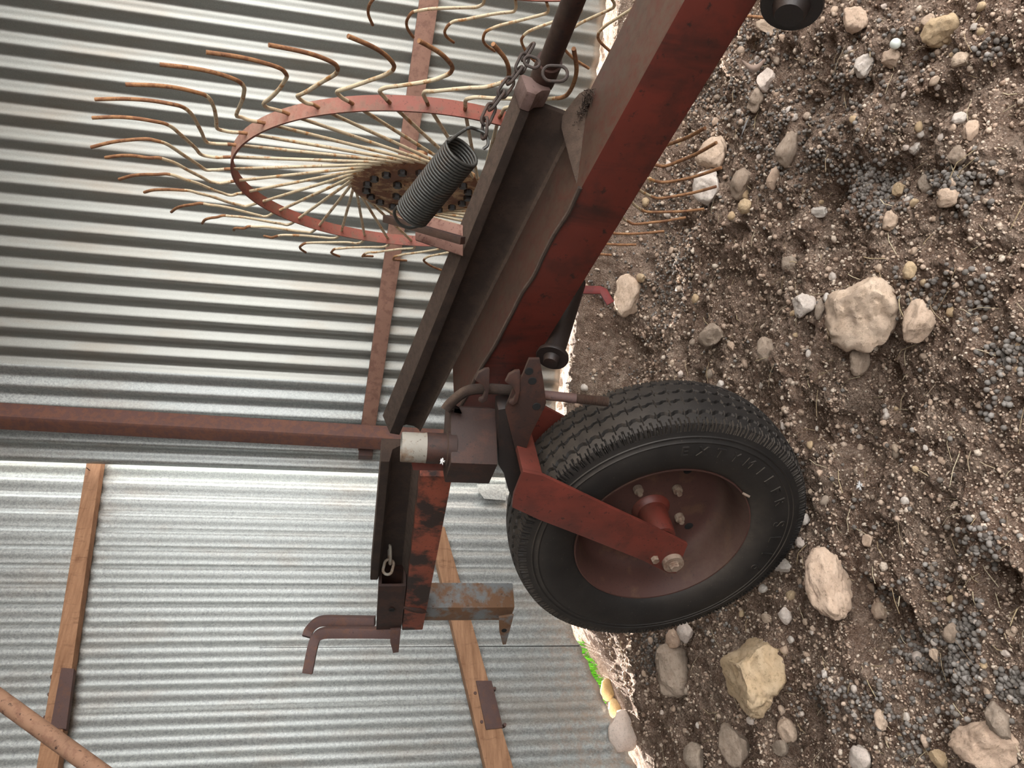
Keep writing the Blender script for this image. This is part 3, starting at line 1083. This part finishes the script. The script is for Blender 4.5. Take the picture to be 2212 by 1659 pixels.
cpts = [(1046, 292), (1048, 262), (1062, 232), (1084, 202), (1102, 176), (1122, 150), (1134, 124), (1148, 100)]
cp3 = [U(x, y, CZ + .002 * i) for i, (x, y) in enumerate(cpts)]
cv = c2w(V((0, 0, 1)))
for i in range(len(cp3) - 1):
    a, b = cp3[i], cp3[i + 1]
    ax = (b - a).normalized()
    s1 = ax.cross(cv).normalized()
    s2 = ax.cross(s1)
    s = (s1 * .9 + s2 * .45).normalized() if i % 2 else (s1 * .5 - s2 * .85).normalized()
    link(a - ax * .0055, b + ax * .0055, s, .0025, .0072).build('chain_link', M['chain'], RAKE)
# loop end on the other side of the pipe, and the turn around it
a, b = U(1172, 158, 1.10), U(1226, 160, 1.10)
link(a, b, (b - a).normalized().cross(cv).normalized(), .0026, .0115).build('chain_link', M['chain'], RAKE)
a, b = U(1133, 128, 1.07), U(1165, 140, 1.07)
link(a, b, (b - a).normalized().cross(cv).normalized(), .0024, .0072).build('chain_link', M['chain'], RAKE)

sa, sb = U(1000, 326, 1.085), U(890, 462, 1.165)
ax = (sb - sa).normalized()
e1_, e2_ = basis(ax)
turns, R_ = 27, .0262
path = []
Ls = (sb - sa).length
for i in range(turns * 20 + 1):
    w = 2 * PI * i / 20
    path.append(sa + ax * Ls * i / (turns * 20) + R_ * (math.cos(w) * e1_ + math.sin(w) * e2_))
sp = MB().tube(path, .0025, 8).build('tension_spring', M['spring'], RAKE, smooth=80)
# end hooks
h0 = [path[-1], sb + ax * .012 + (path[-1] - sb) * .95, sb + ax * .024 + (path[-1] - sb) * .5, sb + ax * .028, sb + ax * .024 - (path[-1] - sb) * .5, sb + ax * .012 - (path[-1] - sb) * .85, sb - (path[-1] - sb) * .95]
MB().tube(catmull(h0, 5), .0026, 8).build('spring_hook', M['spring'], sp)
hp = [path[0], U(1000, 283, 1.09), U(1014, 276, 1.09), U(1030, 280, 1.10), U(1050, 290, 1.10), U(1054, 312, 1.10), U(1044, 322, 1.10)]
MB().tube(catmull(hp, 5), .0025, 8).build('spring_hook', M['spring'], sp)

# ---- rake wheels
HC = V((.4672, 1.8418, .953))
a_ = math.radians(186.9)
HN = V((math.cos(a_), math.sin(a_), -.0226)).normalized()
HU = (V((0, 0, 1)) - HN.z * HN).normalized()
HR = HN.cross(HU)
if HR.y > 0: HR = -HR                                      # towards the viewer
NT_ = 38
TH0 = math.radians(88)
# how each weathered tine has been bent: sideways, out of plane, reach
TIPS = [(0.087, 0.021, 0.69), (0.086, 0.031, 0.689), (0.093, 0.029, 0.689), (0.08, 0.035, 0.689), (0.079, 0.029, 0.69), (0.088, 0.025, 0.69), (0.096, 0.028, 0.689), (0.085, 0.014, 0.702), (0.113, 0.014, 0.691), (0.117, 0.031, 0.693), (0.112, 0.004, 0.689), (0.125, 0.014, 0.691), (0.121, 0.0, 0.69), (0.122, 0.011, 0.69), (0.121, 0.004, 0.69), (0.125, -0.009, 0.689), (0.134, -0.019, 0.689), (0.112, 0.003, 0.69), (0.115, -0.003, 0.689), (0.12, -0.018, 0.689), (0.123, -0.013, 0.689)]


def rake_wheel(C):
    root = empty('rake_wheel', C, RAKE)

    def P(r, th, ax=0, s=0):
        return C + HU * (r * math.cos(th) - s * math.sin(th)) + HR * (r * math.sin(th) + s * math.cos(th)) + HN * ax
    # rim: flat hoop
    w, t = .0155, .0022
    N = 144
    prof = [(.43 - t, -w), (.43 + t, -w), (.43 + t, w), (.43 - t, w)]
    vs = [P(r, 2 * PI * i / N, ax_) for i in range(N) for r, ax_ in prof]
    fs = [(i * 4 + k, i * 4 + (k + 1) % 4, ((i + 1) % N) * 4 + (k + 1) % 4, ((i + 1) % N) * 4 + k) for i in range(N) for k in range(4)]
    MB().add(vs, fs).build('rim', M['ringred'], root)
    # hub plate, with raised centre and bolt heads
    hb = MB().lathe([(.0001, .010), (.05, .010), (.055, .006), (.072, .004), (.08, .008), (.155, .006), (.163, .002), (.165, -.006), (.160, -.012), (.12, -.014), (.0001, -.014)], C, HN, 64)
    hub = hb.build('hub_disc', M['hub'], root, smooth=30)
    mb = MB()
    for k in range(19):
        th = TH0 + 2 * PI * k / 19
        for rr, of in ((.125, 0),):
            b = P(rr, th, .006)
            mb.lathe([(.0001, .011), (.0095, .011), (.0105, .009), (.0105, 0)], b, HN, 6)
    for k in range(5):
        mb.lathe([(.0001, .011), (.010, .011), (.011, .009), (.011, 0)], P(.062, .6 + k * 2 * PI / 5, .005), HN, 6)
    mb.build('hub_bolts', M['black'], hub)
    MB().lathe([(.0001, .03), (.018, .03), (.022, .024), (.022, .0)], C, HN, 24).build('hub_cap', M['hub'], hub)
    pts = [(.445, -.003), (.462, -.008), (.477, -.011), (.489, -.008), (.497, .004), (.506, .026), (.524, .066), (.538, .093), (.550, .112), (.564, .124), (.582, .129)]
    ptsw = [(r, s * (1.16 if s > 0 else 1)) for r, s in pts]
    for k in range(NT_):
        th = TH0 + 2 * PI * k / NT_
        j = lambda q: RNG.uniform(-q, q)
        hubp = P(.152, th + math.radians(74), .0)
        rimp = P(.43, th, 0)
        ts_, ta_, tr_ = TIPS[(-k) % NT_] if (-k) % NT_ < len(TIPS) else (.108 + j(.012), .016 + j(.010), .712)
        q = [P(r, th, .013 * max(0, r - .43) / .14 + j(.0015), s) for r, s in (pts if (-k) % NT_ < 7 else ptsw)]
        sb_ = .129 if (-k) % NT_ < 7 else .150
        for f_ in (.3, .62, 1.0):
            bow = .010 * math.sin(PI * f_) ** 1.0
            q.append(P(.582 + (tr_ - .582) * f_, th, .014 + (ta_ - .014) * f_, sb_ + (ts_ - sb_) * f_ + bow))
        path = [hubp, hubp.lerp(rimp, .5), rimp] + catmull(q, 5)
        tn = MB().tube(path, .0038, 8).build('tine', [M['wire'], M['wirerust']], root, smooth=80)
        for p in tn.data.polygons:
            rr = (p.center + C - C).length
            if rr > .575 or (.40 < rr < .45): p.material_index = 1
    return root


w1 = rake_wheel(HC)
OFF = V((.652, -.731, -.203)) * .764 + V((0, 0, -.02))
c = w1.copy()
c.location = w1.location + OFF
COL.objects.link(c)
for ch_ in list(w1.children):
    d_ = ch_.copy(); COL.objects.link(d_); d_.parent = c
    for g_ in ch_.children:
        e_ = g_.copy(); COL.objects.link(e_); e_.parent = d_
# arm that carries the first rake wheel: two channel legs and a pin bar
a, b = U(905, 512, 1.60), U(1010, 552, 1.52)
axa = (b - a)
MB().prism([U(930, 468, 1.58), U(1000, 486, 1.5), U(1000, 514, 1.5), U(908, 492, 1.58)], cv * .012).build('crank_arm', M['pink'], RAKE, bevel=.002)
MB().prism([U(897, 500, 1.57), U(1000, 528, 1.49), U(1000, 553, 1.49), U(897, 518, 1.57)], cv * .012).build('crank_arm', M['pink'], RAKE, bevel=.002)
MB().tube([U(832, 472, 1.56), U(1000, 520, 1.45)], .0105, 4, rot=PI / 4).build('pin_bar', M['greasy'], RAKE, bevel=.001)
MB().tube([HC - HN * .01, HC - HN * .09], .022, 20).build('axle_boss', M['hub'], RAKE)

# ---- rear arm beyond the pivot
Q1, Q2 = U(905, 1040, 1.63), U(868, 1362, 2.2)
D2 = (Q2 - Q1); L2 = D2.length; D2 = D2.normalized()
S2 = V((-D2.y, D2.x, 0)).normalized()
if S2.y < 0: S2 = -S2
if S2.dot(V((RD.x, RD.y, 0))) < 0: S2 = -S2
U2 = S2.cross(D2)
if U2.z < 0: U2 = -U2


def q2(t, a, b): return Q1 + D2 * t + S2 * a + U2 * b


def sec2(t, pr, k=1): return [q2(t, a, b * k) for a, b in pr]


print('arm2', L2, S2, U2)
MB().loft(sec2(-.02, [(0, 0), (0, -.072), (.07, -.072), (.07, 0)]), sec2(L2, [(0, 0), (0, -.062), (.07, -.062), (.07, 0)])).build('rear_arm', M['orange'], RAKE, bevel=.004)
tE = L2 * .62
mb = MB().loft(sec2(-.055, [(.02, 0), (.075, 0), (.075, .085), (.012, .085), (.012, .066), (.045, .06), (.055, .045), (.055, .012)]),
               sec2(tE, [(.02, 0), (.075, 0), (.075, .098), (.012, .098), (.012, .078), (.045, .07), (.055, .055), (.055, .014)]))
mb.build('rear_channel', M['dusty'], RAKE, bevel=.003)
# square socket at its end: four walls around an open mouth
mb = MB()
o_, i_ = [(.0, .002), (.07, .002), (.07, .075), (.0, .075)], [(.008, .010), (.062, .010), (.062, .067), (.008, .067)]
t0, t1 = tE + .012, L2 - .01
A, B, C2_, D_ = sec2(t0, o_), sec2(t1, o_), sec2(t0, i_), sec2(t1, i_)
mb.loft(A, B, False); mb.loft(C2_, D_, False); mb.loft(A, C2_, False); mb.loft(B, D_, True)
sk = mb.build('square_socket', M['greasy'], RAKE, bevel=.001)
hp_ = q2(tE + .15, -.002, .035)
MB().lathe([(.0001, .001), (.006, .001), (.008, .003), (.008, 0)], hp_, -S2, 16).build('bolt_hole', M['plug'], sk)
# short chain at the end of the channel
pa = [U(842, 1180, 1.93), U(842, 1212, 1.95), U(836, 1236, 1.95)]
for i in range(2):
    a, b = pa[i], pa[i + 1]
    axx = (b - a).normalized()
    s1 = axx.cross(cv).normalized()
    s = s1 if i else (s1 * .3 + axx.cross(s1) * .9).normalized()
    link(a - axx * .004, b + axx * .006, s, .004, .012).build('chain_link', M['pale'], RAKE)
# welded lump on the arm
MB().lathe([(.0001, -.05), (.008, -.035), (.012, -.01), (.011, .02), (.007, .04), (.0001, .05)], U(888, 1312, 2.1), V((.3, 0, .95)), 10).build('weld_lump', M['greasy'], RAKE)

# ---- grey box leg hanging from the arm
lz = 2.16
gA, gB = U(928, 1313, lz), U(1121, 1316, lz)
gA = V((gA.x, gA.y, gA.z)); ht = gA.z - U(1121, 1312, lz).z
base = V((gA.x, gA.y, gA.z - ht))
f1 = (V((.80, .6, 0))); f2 = V((-.72, .69, 0))
w1_, w2_ = .078, .078
pl = [V((0, 0, 0)), f1 * w1_, f1 * w1_ + f2 * w2_, f2 * w2_]
mb = MB().prism([base + p for p in pl], V((0, 0, ht + .02)))
leg = mb.build('box_leg', M['greyrust'], RAKE, bevel=.006)
tabp = U(1098, 1345, lz)
plate([(1078, 1335), (1110, 1330), (1093, 1392), (1086, 1393), (1079, 1366)], U(1095, 1350, lz), V((-.5, -.8, 0)).normalized(), .008).build('tab', M['greyrust'], leg, bevel=.001)
b = hit(1089, 1362, U(1095, 1350, lz), V((-.5, -.8, 0)).normalized())
MB().lathe([(.0001, .0012), (.007, .0012), (.008, 0)], b, V((-.5, -.8, 0)), 16).build('tab_hole', M['plug'], leg)

# ---- bent hook bars at the end of the arm
hz = 2.2
MB().tube(catmull([U(860, 1367, hz), U(800, 1366, hz), U(720, 1366, hz), U(697, 1368, hz), U(683, 1377, hz), U(675, 1400, hz - .01), U(669, 1430, hz - .02), U(664, 1455, hz - .03)], 4), .0205, 4, rot=PI / 4, ref=V((0, 1, 0))).build('hook_bar', M['rustplate'], RAKE, bevel=.002, smooth=30)
MB().tube(catmull([U(810, 1342, hz + .05), U(740, 1341, hz + .05), U(698, 1341, hz + .05), U(680, 1348, hz + .05), U(668, 1361, hz + .05), U(662, 1376, hz + .04)], 4), .0195, 4, rot=PI / 4, ref=V((0, 1, 0))).build('hook_bar', M['rustplate'], RAKE, bevel=.002, smooth=30)
plate([(843, 1362), (866, 1360), (861, 1409), (849, 1411), (843, 1388)], U(855, 1370, hz - .02), V((-.4, -.9, 0)).normalized(), .012).build('tab', M['rustplate'], RAKE, bevel=.001)

# ---- pivot: sleeve block, open pipe, steering plates
sz_ = 1.50


def vprism(plan, pm, xt, xb):
    pts = [U(pm, y, z) for y, z in plan]
    zt_ = U(xt, plan[0][0], plan[0][1]).z
    zb_ = U(xb, plan[0][0], plan[0][1]).z
    return MB().prism([V((p.x, p.y, zb_)) for p in pts], V((0, 0, zt_ - zb_)))


vprism([(1002, 1.475), (880, 1.53), (878, 1.63), (1000, 1.64), (1044, 1.56)], 1020, 972, 1078).build('pivot_sleeve', M['greasy'], RAKE, bevel=.004)
pz = 1.50
pc = U(905, 967, pz)
topz, botz = U(866, 967, pz).z, U(985, 967, pz).z
pcx = V((pc.x, pc.y, 0))
MB().lathe([(.0215, topz - .06), (.0215, topz), (.0300, topz), (.0305, topz - .004), (.0305, topz - .045), (.0315, topz - .05), (.0315, topz - .09), (.036, topz - .092), (.036, botz)], pcx, (0, 0, 1), 36).build('open_pipe', [M['pale'], M['greasy']], RAKE)
pipe = bpy.data.objects.get('open_pipe')
for p in pipe.data.polygons:
    if p.center.z + WORLD['open_pipe'].z < topz - .05 : p.material_index = 1
plate([(888, 996), (968, 1000), (968, 1017), (892, 1016)], U(925, 1008, 1.58), V((-.6, -.8, 0)).normalized(), .02).build('stop_bar', M['redclean'], RAKE, bevel=.001)
# bent pin through two lugs, and the threaded rod beyond
pin = [U(962, 886, 1.50), U(972, 872, 1.50), U(990, 856, 1.49), U(1010, 844, 1.48), U(1036, 840, 1.48), U(1080, 841, 1.48), U(1158, 848, 1.48)]
MB().tube(catmull(pin, 5), .0108, 14).build('bent_pin', M['dusty'], RAKE, smooth=60)
MB().prism([U(964, 888, 1.50), U(973, 868, 1.50), U(985, 862, 1.5), U(982, 890, 1.5), U(996, 892, 1.5), U(992, 884, 1.5)], cv * .02).build('pin_foot', M['dusty'], RAKE, bevel=.001)
ra, rb = U(1160, 852, 1.49), U(1314, 868, 1.49)
MB().tube([ra, ra.lerp(rb, .55)], .0098, 14).build('threaded_rod', M['rustplate'], RAKE)
rod = bpy.data.objects.get('threaded_rod')
tp = []
rr = []
for i in range(60):
    t = .55 + .45 * i / 59
    tp.append(ra.lerp(rb, t)); rr.append(.0105 if i % 2 else .0092)
MB().tube(tp, rr, 14).build('thread', M['greasy'], rod, smooth=20)
ln = V((-.35, -.93, 0)).normalized()
for xo, zz in ((0, 1.44), (66, 1.43)):
    pts = [(1048, 798), (1058, 797), (1057, 842), (1052, 866), (1042, 872), (1034, 868), (1036, 862), (1043, 860), (1048, 846), (1042, 832), (1026, 822), (1034, 806)]
    plate([(x + xo, y + xo * .06) for x, y in pts], U(1048 + xo, 830, zz), ln, .012).build('lug', M['greasy'], RAKE, bevel=.0015)
# perforated steering plate
sp_n = (V((-.50, -.86, .05))).normalized()
spP = U(1150, 870, 1.46)
sp_ = plate([(1143, 776), (1166, 776), (1173, 816), (1180, 870), (1177, 880), (1148, 937), (1130, 991), (1118, 992), (1104, 936), (1091, 884), (1112, 830), (1129, 811)], spP, sp_n, .009).build('steering_plate', M['greasy'], RAKE, bevel=.0012)
for x, y in ((1143, 802), (1150, 823), (1159, 878)):
    MB().lathe([(.0001, .0012), (.0075, .0012), (.0085, 0)], hit(x, y, spP, sp_n), sp_n, 16).build('plate_hole', M['plug'], sp_)
plate([(1076, 885), (1108, 880), (1122, 950), (1136, 1010), (1112, 1092), (1098, 1060), (1088, 1024), (1077, 1006)], U(1105, 980, 1.53), WN, .05).build('kingpin_block', M['black'], RAKE, bevel=.004)

# ---- fork
FP = WC + WN * .058
outer = [(1106, 1096), (1110, 1070), (1130, 1019), (1173, 1028), (1237, 1058), (1312, 1094), (1386, 1128), (1486, 1176), (1461, 1239), (1442, 1238), (1386, 1210), (1274, 1165), (1162, 1122)]
fp3 = [hit(x, y, FP, WN) for x, y in outer]
fork = MB().prism(fp3, -WN * .010).build('fork_plate', M['redclean'], RAKE, bevel=.0012)
back = -WN * .275
inn = [p + back for p in fp3]
MB().prism(inn, -WN * .010).build('fork_plate', M['redclean'], RAKE, bevel=.0012)
e = [fp3[2], fp3[3]]
dn = (fp3[1] - fp3[2]).normalized()
MB().prism([e[0] - WN * .010, e[1] - WN * .010, e[1] - WN * .010 + dn * .012, e[0] - WN * .010 + dn * .012], -WN * .265).build('fork_crown', M['redclean'], RAKE, bevel=.001)
bt = hit(1452, 1212, FP, WN)
MB().lathe([(.0001, .014), (.012, .014), (.0125, .012), (.0125, .012), (.0235, .012), (.024, .010), (.024, 0)], bt, WN, 32).build('axle_washer', M['bolt'], fork)
MB().lathe([(.0001, .024), (.010, .024), (.0118, .022), (.0118, .010)], bt, WN, 6).build('axle_bolt', M['bolt'], fork, smooth=20)
b2 = hit(1414, 1206, FP, WN)
MB().lathe([(.0001, .010), (.008, .010), (.0092, .008), (.0092, 0)], b2, WN, 6).build('lock_bolt', M['bolt'], fork, smooth=20)

# ---- road wheel: tyre, dish, hub
WU = (V((0, 0, 1)) - WN.z * WN).normalized()
WR = WN.cross(WU)
TW = .155
NA = 1440


def tyre_mesh():
    prof = []                                              # (r, axial, kind)
    side = [(.2005, -.020), (.206, -.010), (.213, -.003), (.222, .003), (.236, .008), (.252, .0115), (.268, .0125), (.284, .011), (.292, .0095), (.2935, .0108), (.2955, .0108), (.297, .0090), (.304, .0072), (.3055, .0086), (.308, .0086), (.3095, .0066), (.314, .0054), (.320, .0048)]
    prof += [(r, a, 's') for r, a in side]
    sh = [(.322, .0046), (.327, .0036), (.332, .0025), (.3365, .001)]
    prof += [(r, a, 'h') for r, a in sh]
    n = 104
    for i in range(n + 1):
        a = -TW * i / n
        u = (a + TW / 2) / (TW / 2)
        prof.append((.339 + .013 * (1 - abs(u) ** 2.4), a, 't'))
    prof += [(r, -TW - a, 'h') for r, a in reversed(sh)]
    prof += [(r, -TW - a, 's') for r, a in reversed(side)]
    m = len(prof)
    th = np.arange(NA) * 2 * PI / NA
    Rr = np.zeros((m, NA)); Aa = np.zeros((m, NA))
    npitch = 72
    ph = th * npitch / (2 * PI)
    zig = np.abs((ph % 1) - .5) * 4 - 1                     # triangle wave
    step = np.clip(zig * 2.2, -1, 1)
    shb = ((th * 108 / (2 * PI)) % 1)
    grooves = [-.026, -.061, -.094, -.129]
    for i, (r, a, kd) in enumerate(prof):
        rr_ = np.full(NA, r)
        if kd == 't':
            for gi, g in enumerate(grooves):
                c = g + .0024 * step * (1 if gi % 2 else -1)
                dpt = 1 - np.clip((np.abs(a - c) - .0022) / .0016, 0, 1)
                rr_ = rr_ - .0085 * dpt
                # sipes cut into the ribs beside the groove
                near_ = (np.abs(a - c) < .012)
                sp_w = (np.abs(((ph + .25 * gi) % 1) - .5) < .03)
                rr_ = np.where(near_ & sp_w, rr_ - .004, rr_)
            ed = min(-a, a + TW)
            if ed < .012:
                rr_ = rr_ - .0065 * ((shb < .16) | ((np.abs(shb - .5) < .05) & (ed < .006)))
        if kd == 'h':
            cut_ = ((shb < .18) | ((shb > .46) & (shb < .56) & (r > .33)) | ((shb > .36) & (shb < .42) & (r < .333)) | ((shb > .60) & (shb < .66) & (r < .333)))
            rr_ = rr_ - .004 * cut_
            a = a - np.where(cut_, .005 if a > -.05 else -.005, 0)
        Rr[i] = rr_; Aa[i] = a
    cs, sn = np.cos(th), np.sin(th)
    W_, Uu, Rv, Nn = np.array(WC), np.array(WU), np.array(WR), np.array(WN)
    P = W_ + (Rr * cs)[..., None] * Uu + (Rr * sn)[..., None] * Rv + Aa[..., None] * Nn
    return P, m


P, m = tyre_mesh()
wheel = empty('road_wheel', WC, RAKE)
me = bpy.data.meshes.new('tyre')
idx = np.arange(m * NA).reshape(m, NA)
nxt = np.roll(idx, -1, axis=1)
q = np.stack([idx[:-1], idx[1:], nxt[1:], nxt[:-1]], -1).reshape(-1, 4)
vv = (P - np.array(WC)).reshape(-1, 3).astype(np.float32)
me.vertices.add(len(vv)); me.vertices.foreach_set('co', vv.ravel())
me.loops.add(q.size); me.loops.foreach_set('vertex_index', q.ravel().astype(np.int32))
me.polygons.add(len(q)); me.polygons.foreach_set('loop_start', np.arange(0, q.size, 4, dtype=np.int32))
me.update(calc_edges=True)
bm = bmesh.new(); bm.from_mesh(me); bmesh.ops.recalc_face_normals(bm, faces=bm.faces); bm.to_mesh(me); bm.free()
me.shade_smooth(); me.set_sharp_from_angle(angle=math.radians(38))
me.materials.append(M['rubber'])
ty = bpy.data.objects.new('tyre', me); COL.objects.link(ty); ty.parent = wheel
WORLD['tyre'] = V(WC)

dish = MB().lathe([(.2005, -.030), (.2065, -.014), (.2095, -.006), (.2085, -.0035), (.2055, -.004), (.2025, -.010), (.1985, -.018), (.193, -.030), (.189, -.050), (.186, -.075), (.180, -.093), (.168, -.103), (.150, -.107), (.10, -.104), (.07, -.100), (.0001, -.099)], WC, WN, 96)
dsh = dish.build('wheel_dish', M['rimdish'], wheel, smooth=50)
hubo = MB().lathe([(.048, -.101), (.045, -.094), (.036, -.086), (.034, -.056), (.032, -.012), (.030, -.006), (.022, -.005), (.022, -.012), (.0001, -.012)], WC, WN, 40).build('hub', M['redclean'], wheel, smooth=40)
MB().tube([WC - WN * .03, FP - WN * .004], .013, 20).build('axle', M['black'], wheel)
for k in range(5):
    w = .35 + 2 * PI * k / 5
    b = WC + .083 * (math.cos(w) * WU + math.sin(w) * WR) - WN * .1005
    MB().lathe([(.0001, .024), (.006, .024), (.0065, .022), (.0065, .013), (.0112, .013), (.0118, .011), (.0118, 0)], b, WN, 12).build('wheel_nut', M['bolt'], wheel, smooth=25)
for k in range(4):
    w = 1.1 + 2 * PI * k / 4
    b = WC + .135 * (math.cos(w) * WU + math.sin(w) * WR) - WN * .1052
    MB().lathe([(.0001, .0012), (.009, .0012), (.011, 0)], b, WN, 20).build('dish_hole', M['plug'], wheel)
# valve stub on the sidewall edge
b = WC + .208 * (math.cos(-2.35) * WU + math.sin(-2.35) * WR) + WN * .0
MB().tube([b, b + WN * .012 + WU * -.012], .003, 8).build('valve', M['bolt'], wheel)


# raised sidewall lettering
def letters(text, a0, da, r0, size, mat, depth_):
    mbl = MB()
    for i, chh in enumerate(text):
        if chh == ' ': continue
        cu_ = bpy.data.curves.new('glyph', 'FONT')
        cu_.body = chh; cu_.size = size; cu_.extrude = depth_; cu_.align_x = 'CENTER'
        cu_.bevel_depth = .0003
        ob = bpy.data.objects.new('glyph', cu_)
        COL.objects.link(ob)
        bpy.context.view_layer.update()
        mg = bpy.data.meshes.new_from_object(ob.evaluated_get(bpy.context.evaluated_depsgraph_get()))
        th = a0 + da * i
        rad = WU * math.cos(th) + WR * math.sin(th)
        tan = -WU * math.sin(th) + WR * math.cos(th)
        if tan.cross(rad).dot(WN) < 0: tan = -tan
        vs = []
        for v in mg.vertices:
            rr_ = r0 + v.co.y
            base_ = .0125 if rr_ < .284 else .0125 - (rr_ - .284) * .14
            vs.append(WC + rad * rr_ + tan * v.co.x + WN * (base_ - .0008 + v.co.z))
        mbl.add(vs, [tuple(p.vertices) for p in mg.polygons])
        bpy.data.objects.remove(ob); bpy.data.curves.remove(cu_); bpy.data.meshes.remove(mg)
    return mbl


def ang_of(px, py):
    p = hit(px, py, WC + WN * .012, WN) - WC
    return math.atan2(p.dot(WR), p.dot(WU))


aE, aR = ang_of(1478, 980), ang_of(1690, 1082)
while aR - aE > PI: aR -= 2 * PI
while aE - aR > PI: aE -= 2 * PI
mbl = letters('EXTYMILER', aE, (aR - aE) / 8, .262, .034, M['rubber'], .0022)
aS, a6 = ang_of(1678, 1133), ang_of(1632, 1225)
while a6 - aS > PI: a6 -= 2 * PI
while aS - a6 > PI: aS -= 2 * PI
m2 = letters('SL16', aS, (a6 - aS) / 3, .258, .040, M['rubber'], .0022)
mbl.add(m2.v, m2.f)
mbl.build('sidewall_lettering', M['rubber'], wheel, smooth=30, clean=False)

# ---- other bits of the machine behind the beam
bz = 1.72
MB().tube([U(1205, 628, bz), U(1240, 626, bz), U(1296, 627, bz), U(1303, 630, bz), U(1318, 656, bz)], .013, 4, rot=PI / 4, ref=V((0, 1, 0))).build('bent_strap', M['redbright'], RAKE, bevel=.001, smooth=30)
a, b = U(1244, 610, 1.66), U(1194, 768, 1.52)
fl = MB().tube([a, b], .0225, 24).build('bearing_tube', M['black'], RAKE)
t_ = (b - a).normalized()
MB().lathe([(.0001, .022), (.014, .022), (.016, .018), (.018, .008), (.033, .008), (.0345, .004), (.033, -.002), (.0225, -.006)], b, t_, 36).build('flange_cap', M['black'], fl)
a, b = U(1760, -190, 1.02), U(1712, 2, .97)
fl = MB().tube([a, b], .030, 24).build('bearing_tube', M['black'], RAKE)
t_ = (b - a).normalized()
MB().lathe([(.0001, .026), (.018, .026), (.021, .020), (.024, .010), (.039, .010), (.0405, .004), (.039, -.004), (.030, -.008)], b, t_, 36).build('flange_cap', M['black'], fl)
# the next crank arm reaching to the second rake wheel, mostly out of frame
MB().tube([a, a + BS * .35 + V((0, 0, .25))], .022, 12).build('crank_arm', M['black'], RAKE)
# down caught on the pivot
mb = MB()
pf = U(955, 997, 1.45)
for _ in range(60):
    dv = V((RNG.gauss(0, 1), RNG.gauss(0, 1), RNG.gauss(0, .8))).normalized() * RNG.uniform(.003, .008)
    mb.tube([pf, pf + dv], [.0012, .0003], 4)
tag(mb.build('down_tuft', M['white'], smooth=80), 'white tuft of down stuck between pipe and pivot block', 'feather')

# ------------------------------------------------------------------ light
W = bpy.data.worlds.new('sky')
SC.world = W
W.use_nodes = True
nt = W.node_tree
bg = nt.nodes['Background']
bg.inputs[0].default_value = (1.0, .995, .985, 1)
bg.inputs[1].default_value = 5.6
sd_ = bpy.data.lights.new('sun', 'SUN')
sd_.energy = 34
sd_.angle = math.radians(.6)
sd_.color = (1, .96, .9)
so = bpy.data.objects.new('sun', sd_)
COL.objects.link(so)
so.rotation_euler = V((.12, -.95, -.34)).to_track_quat('-Z', 'Y').to_euler()
SC.cycles.max_bounces = 6
SC.cycles.diffuse_bounces = 3
SC.cycles.use_denoising = True
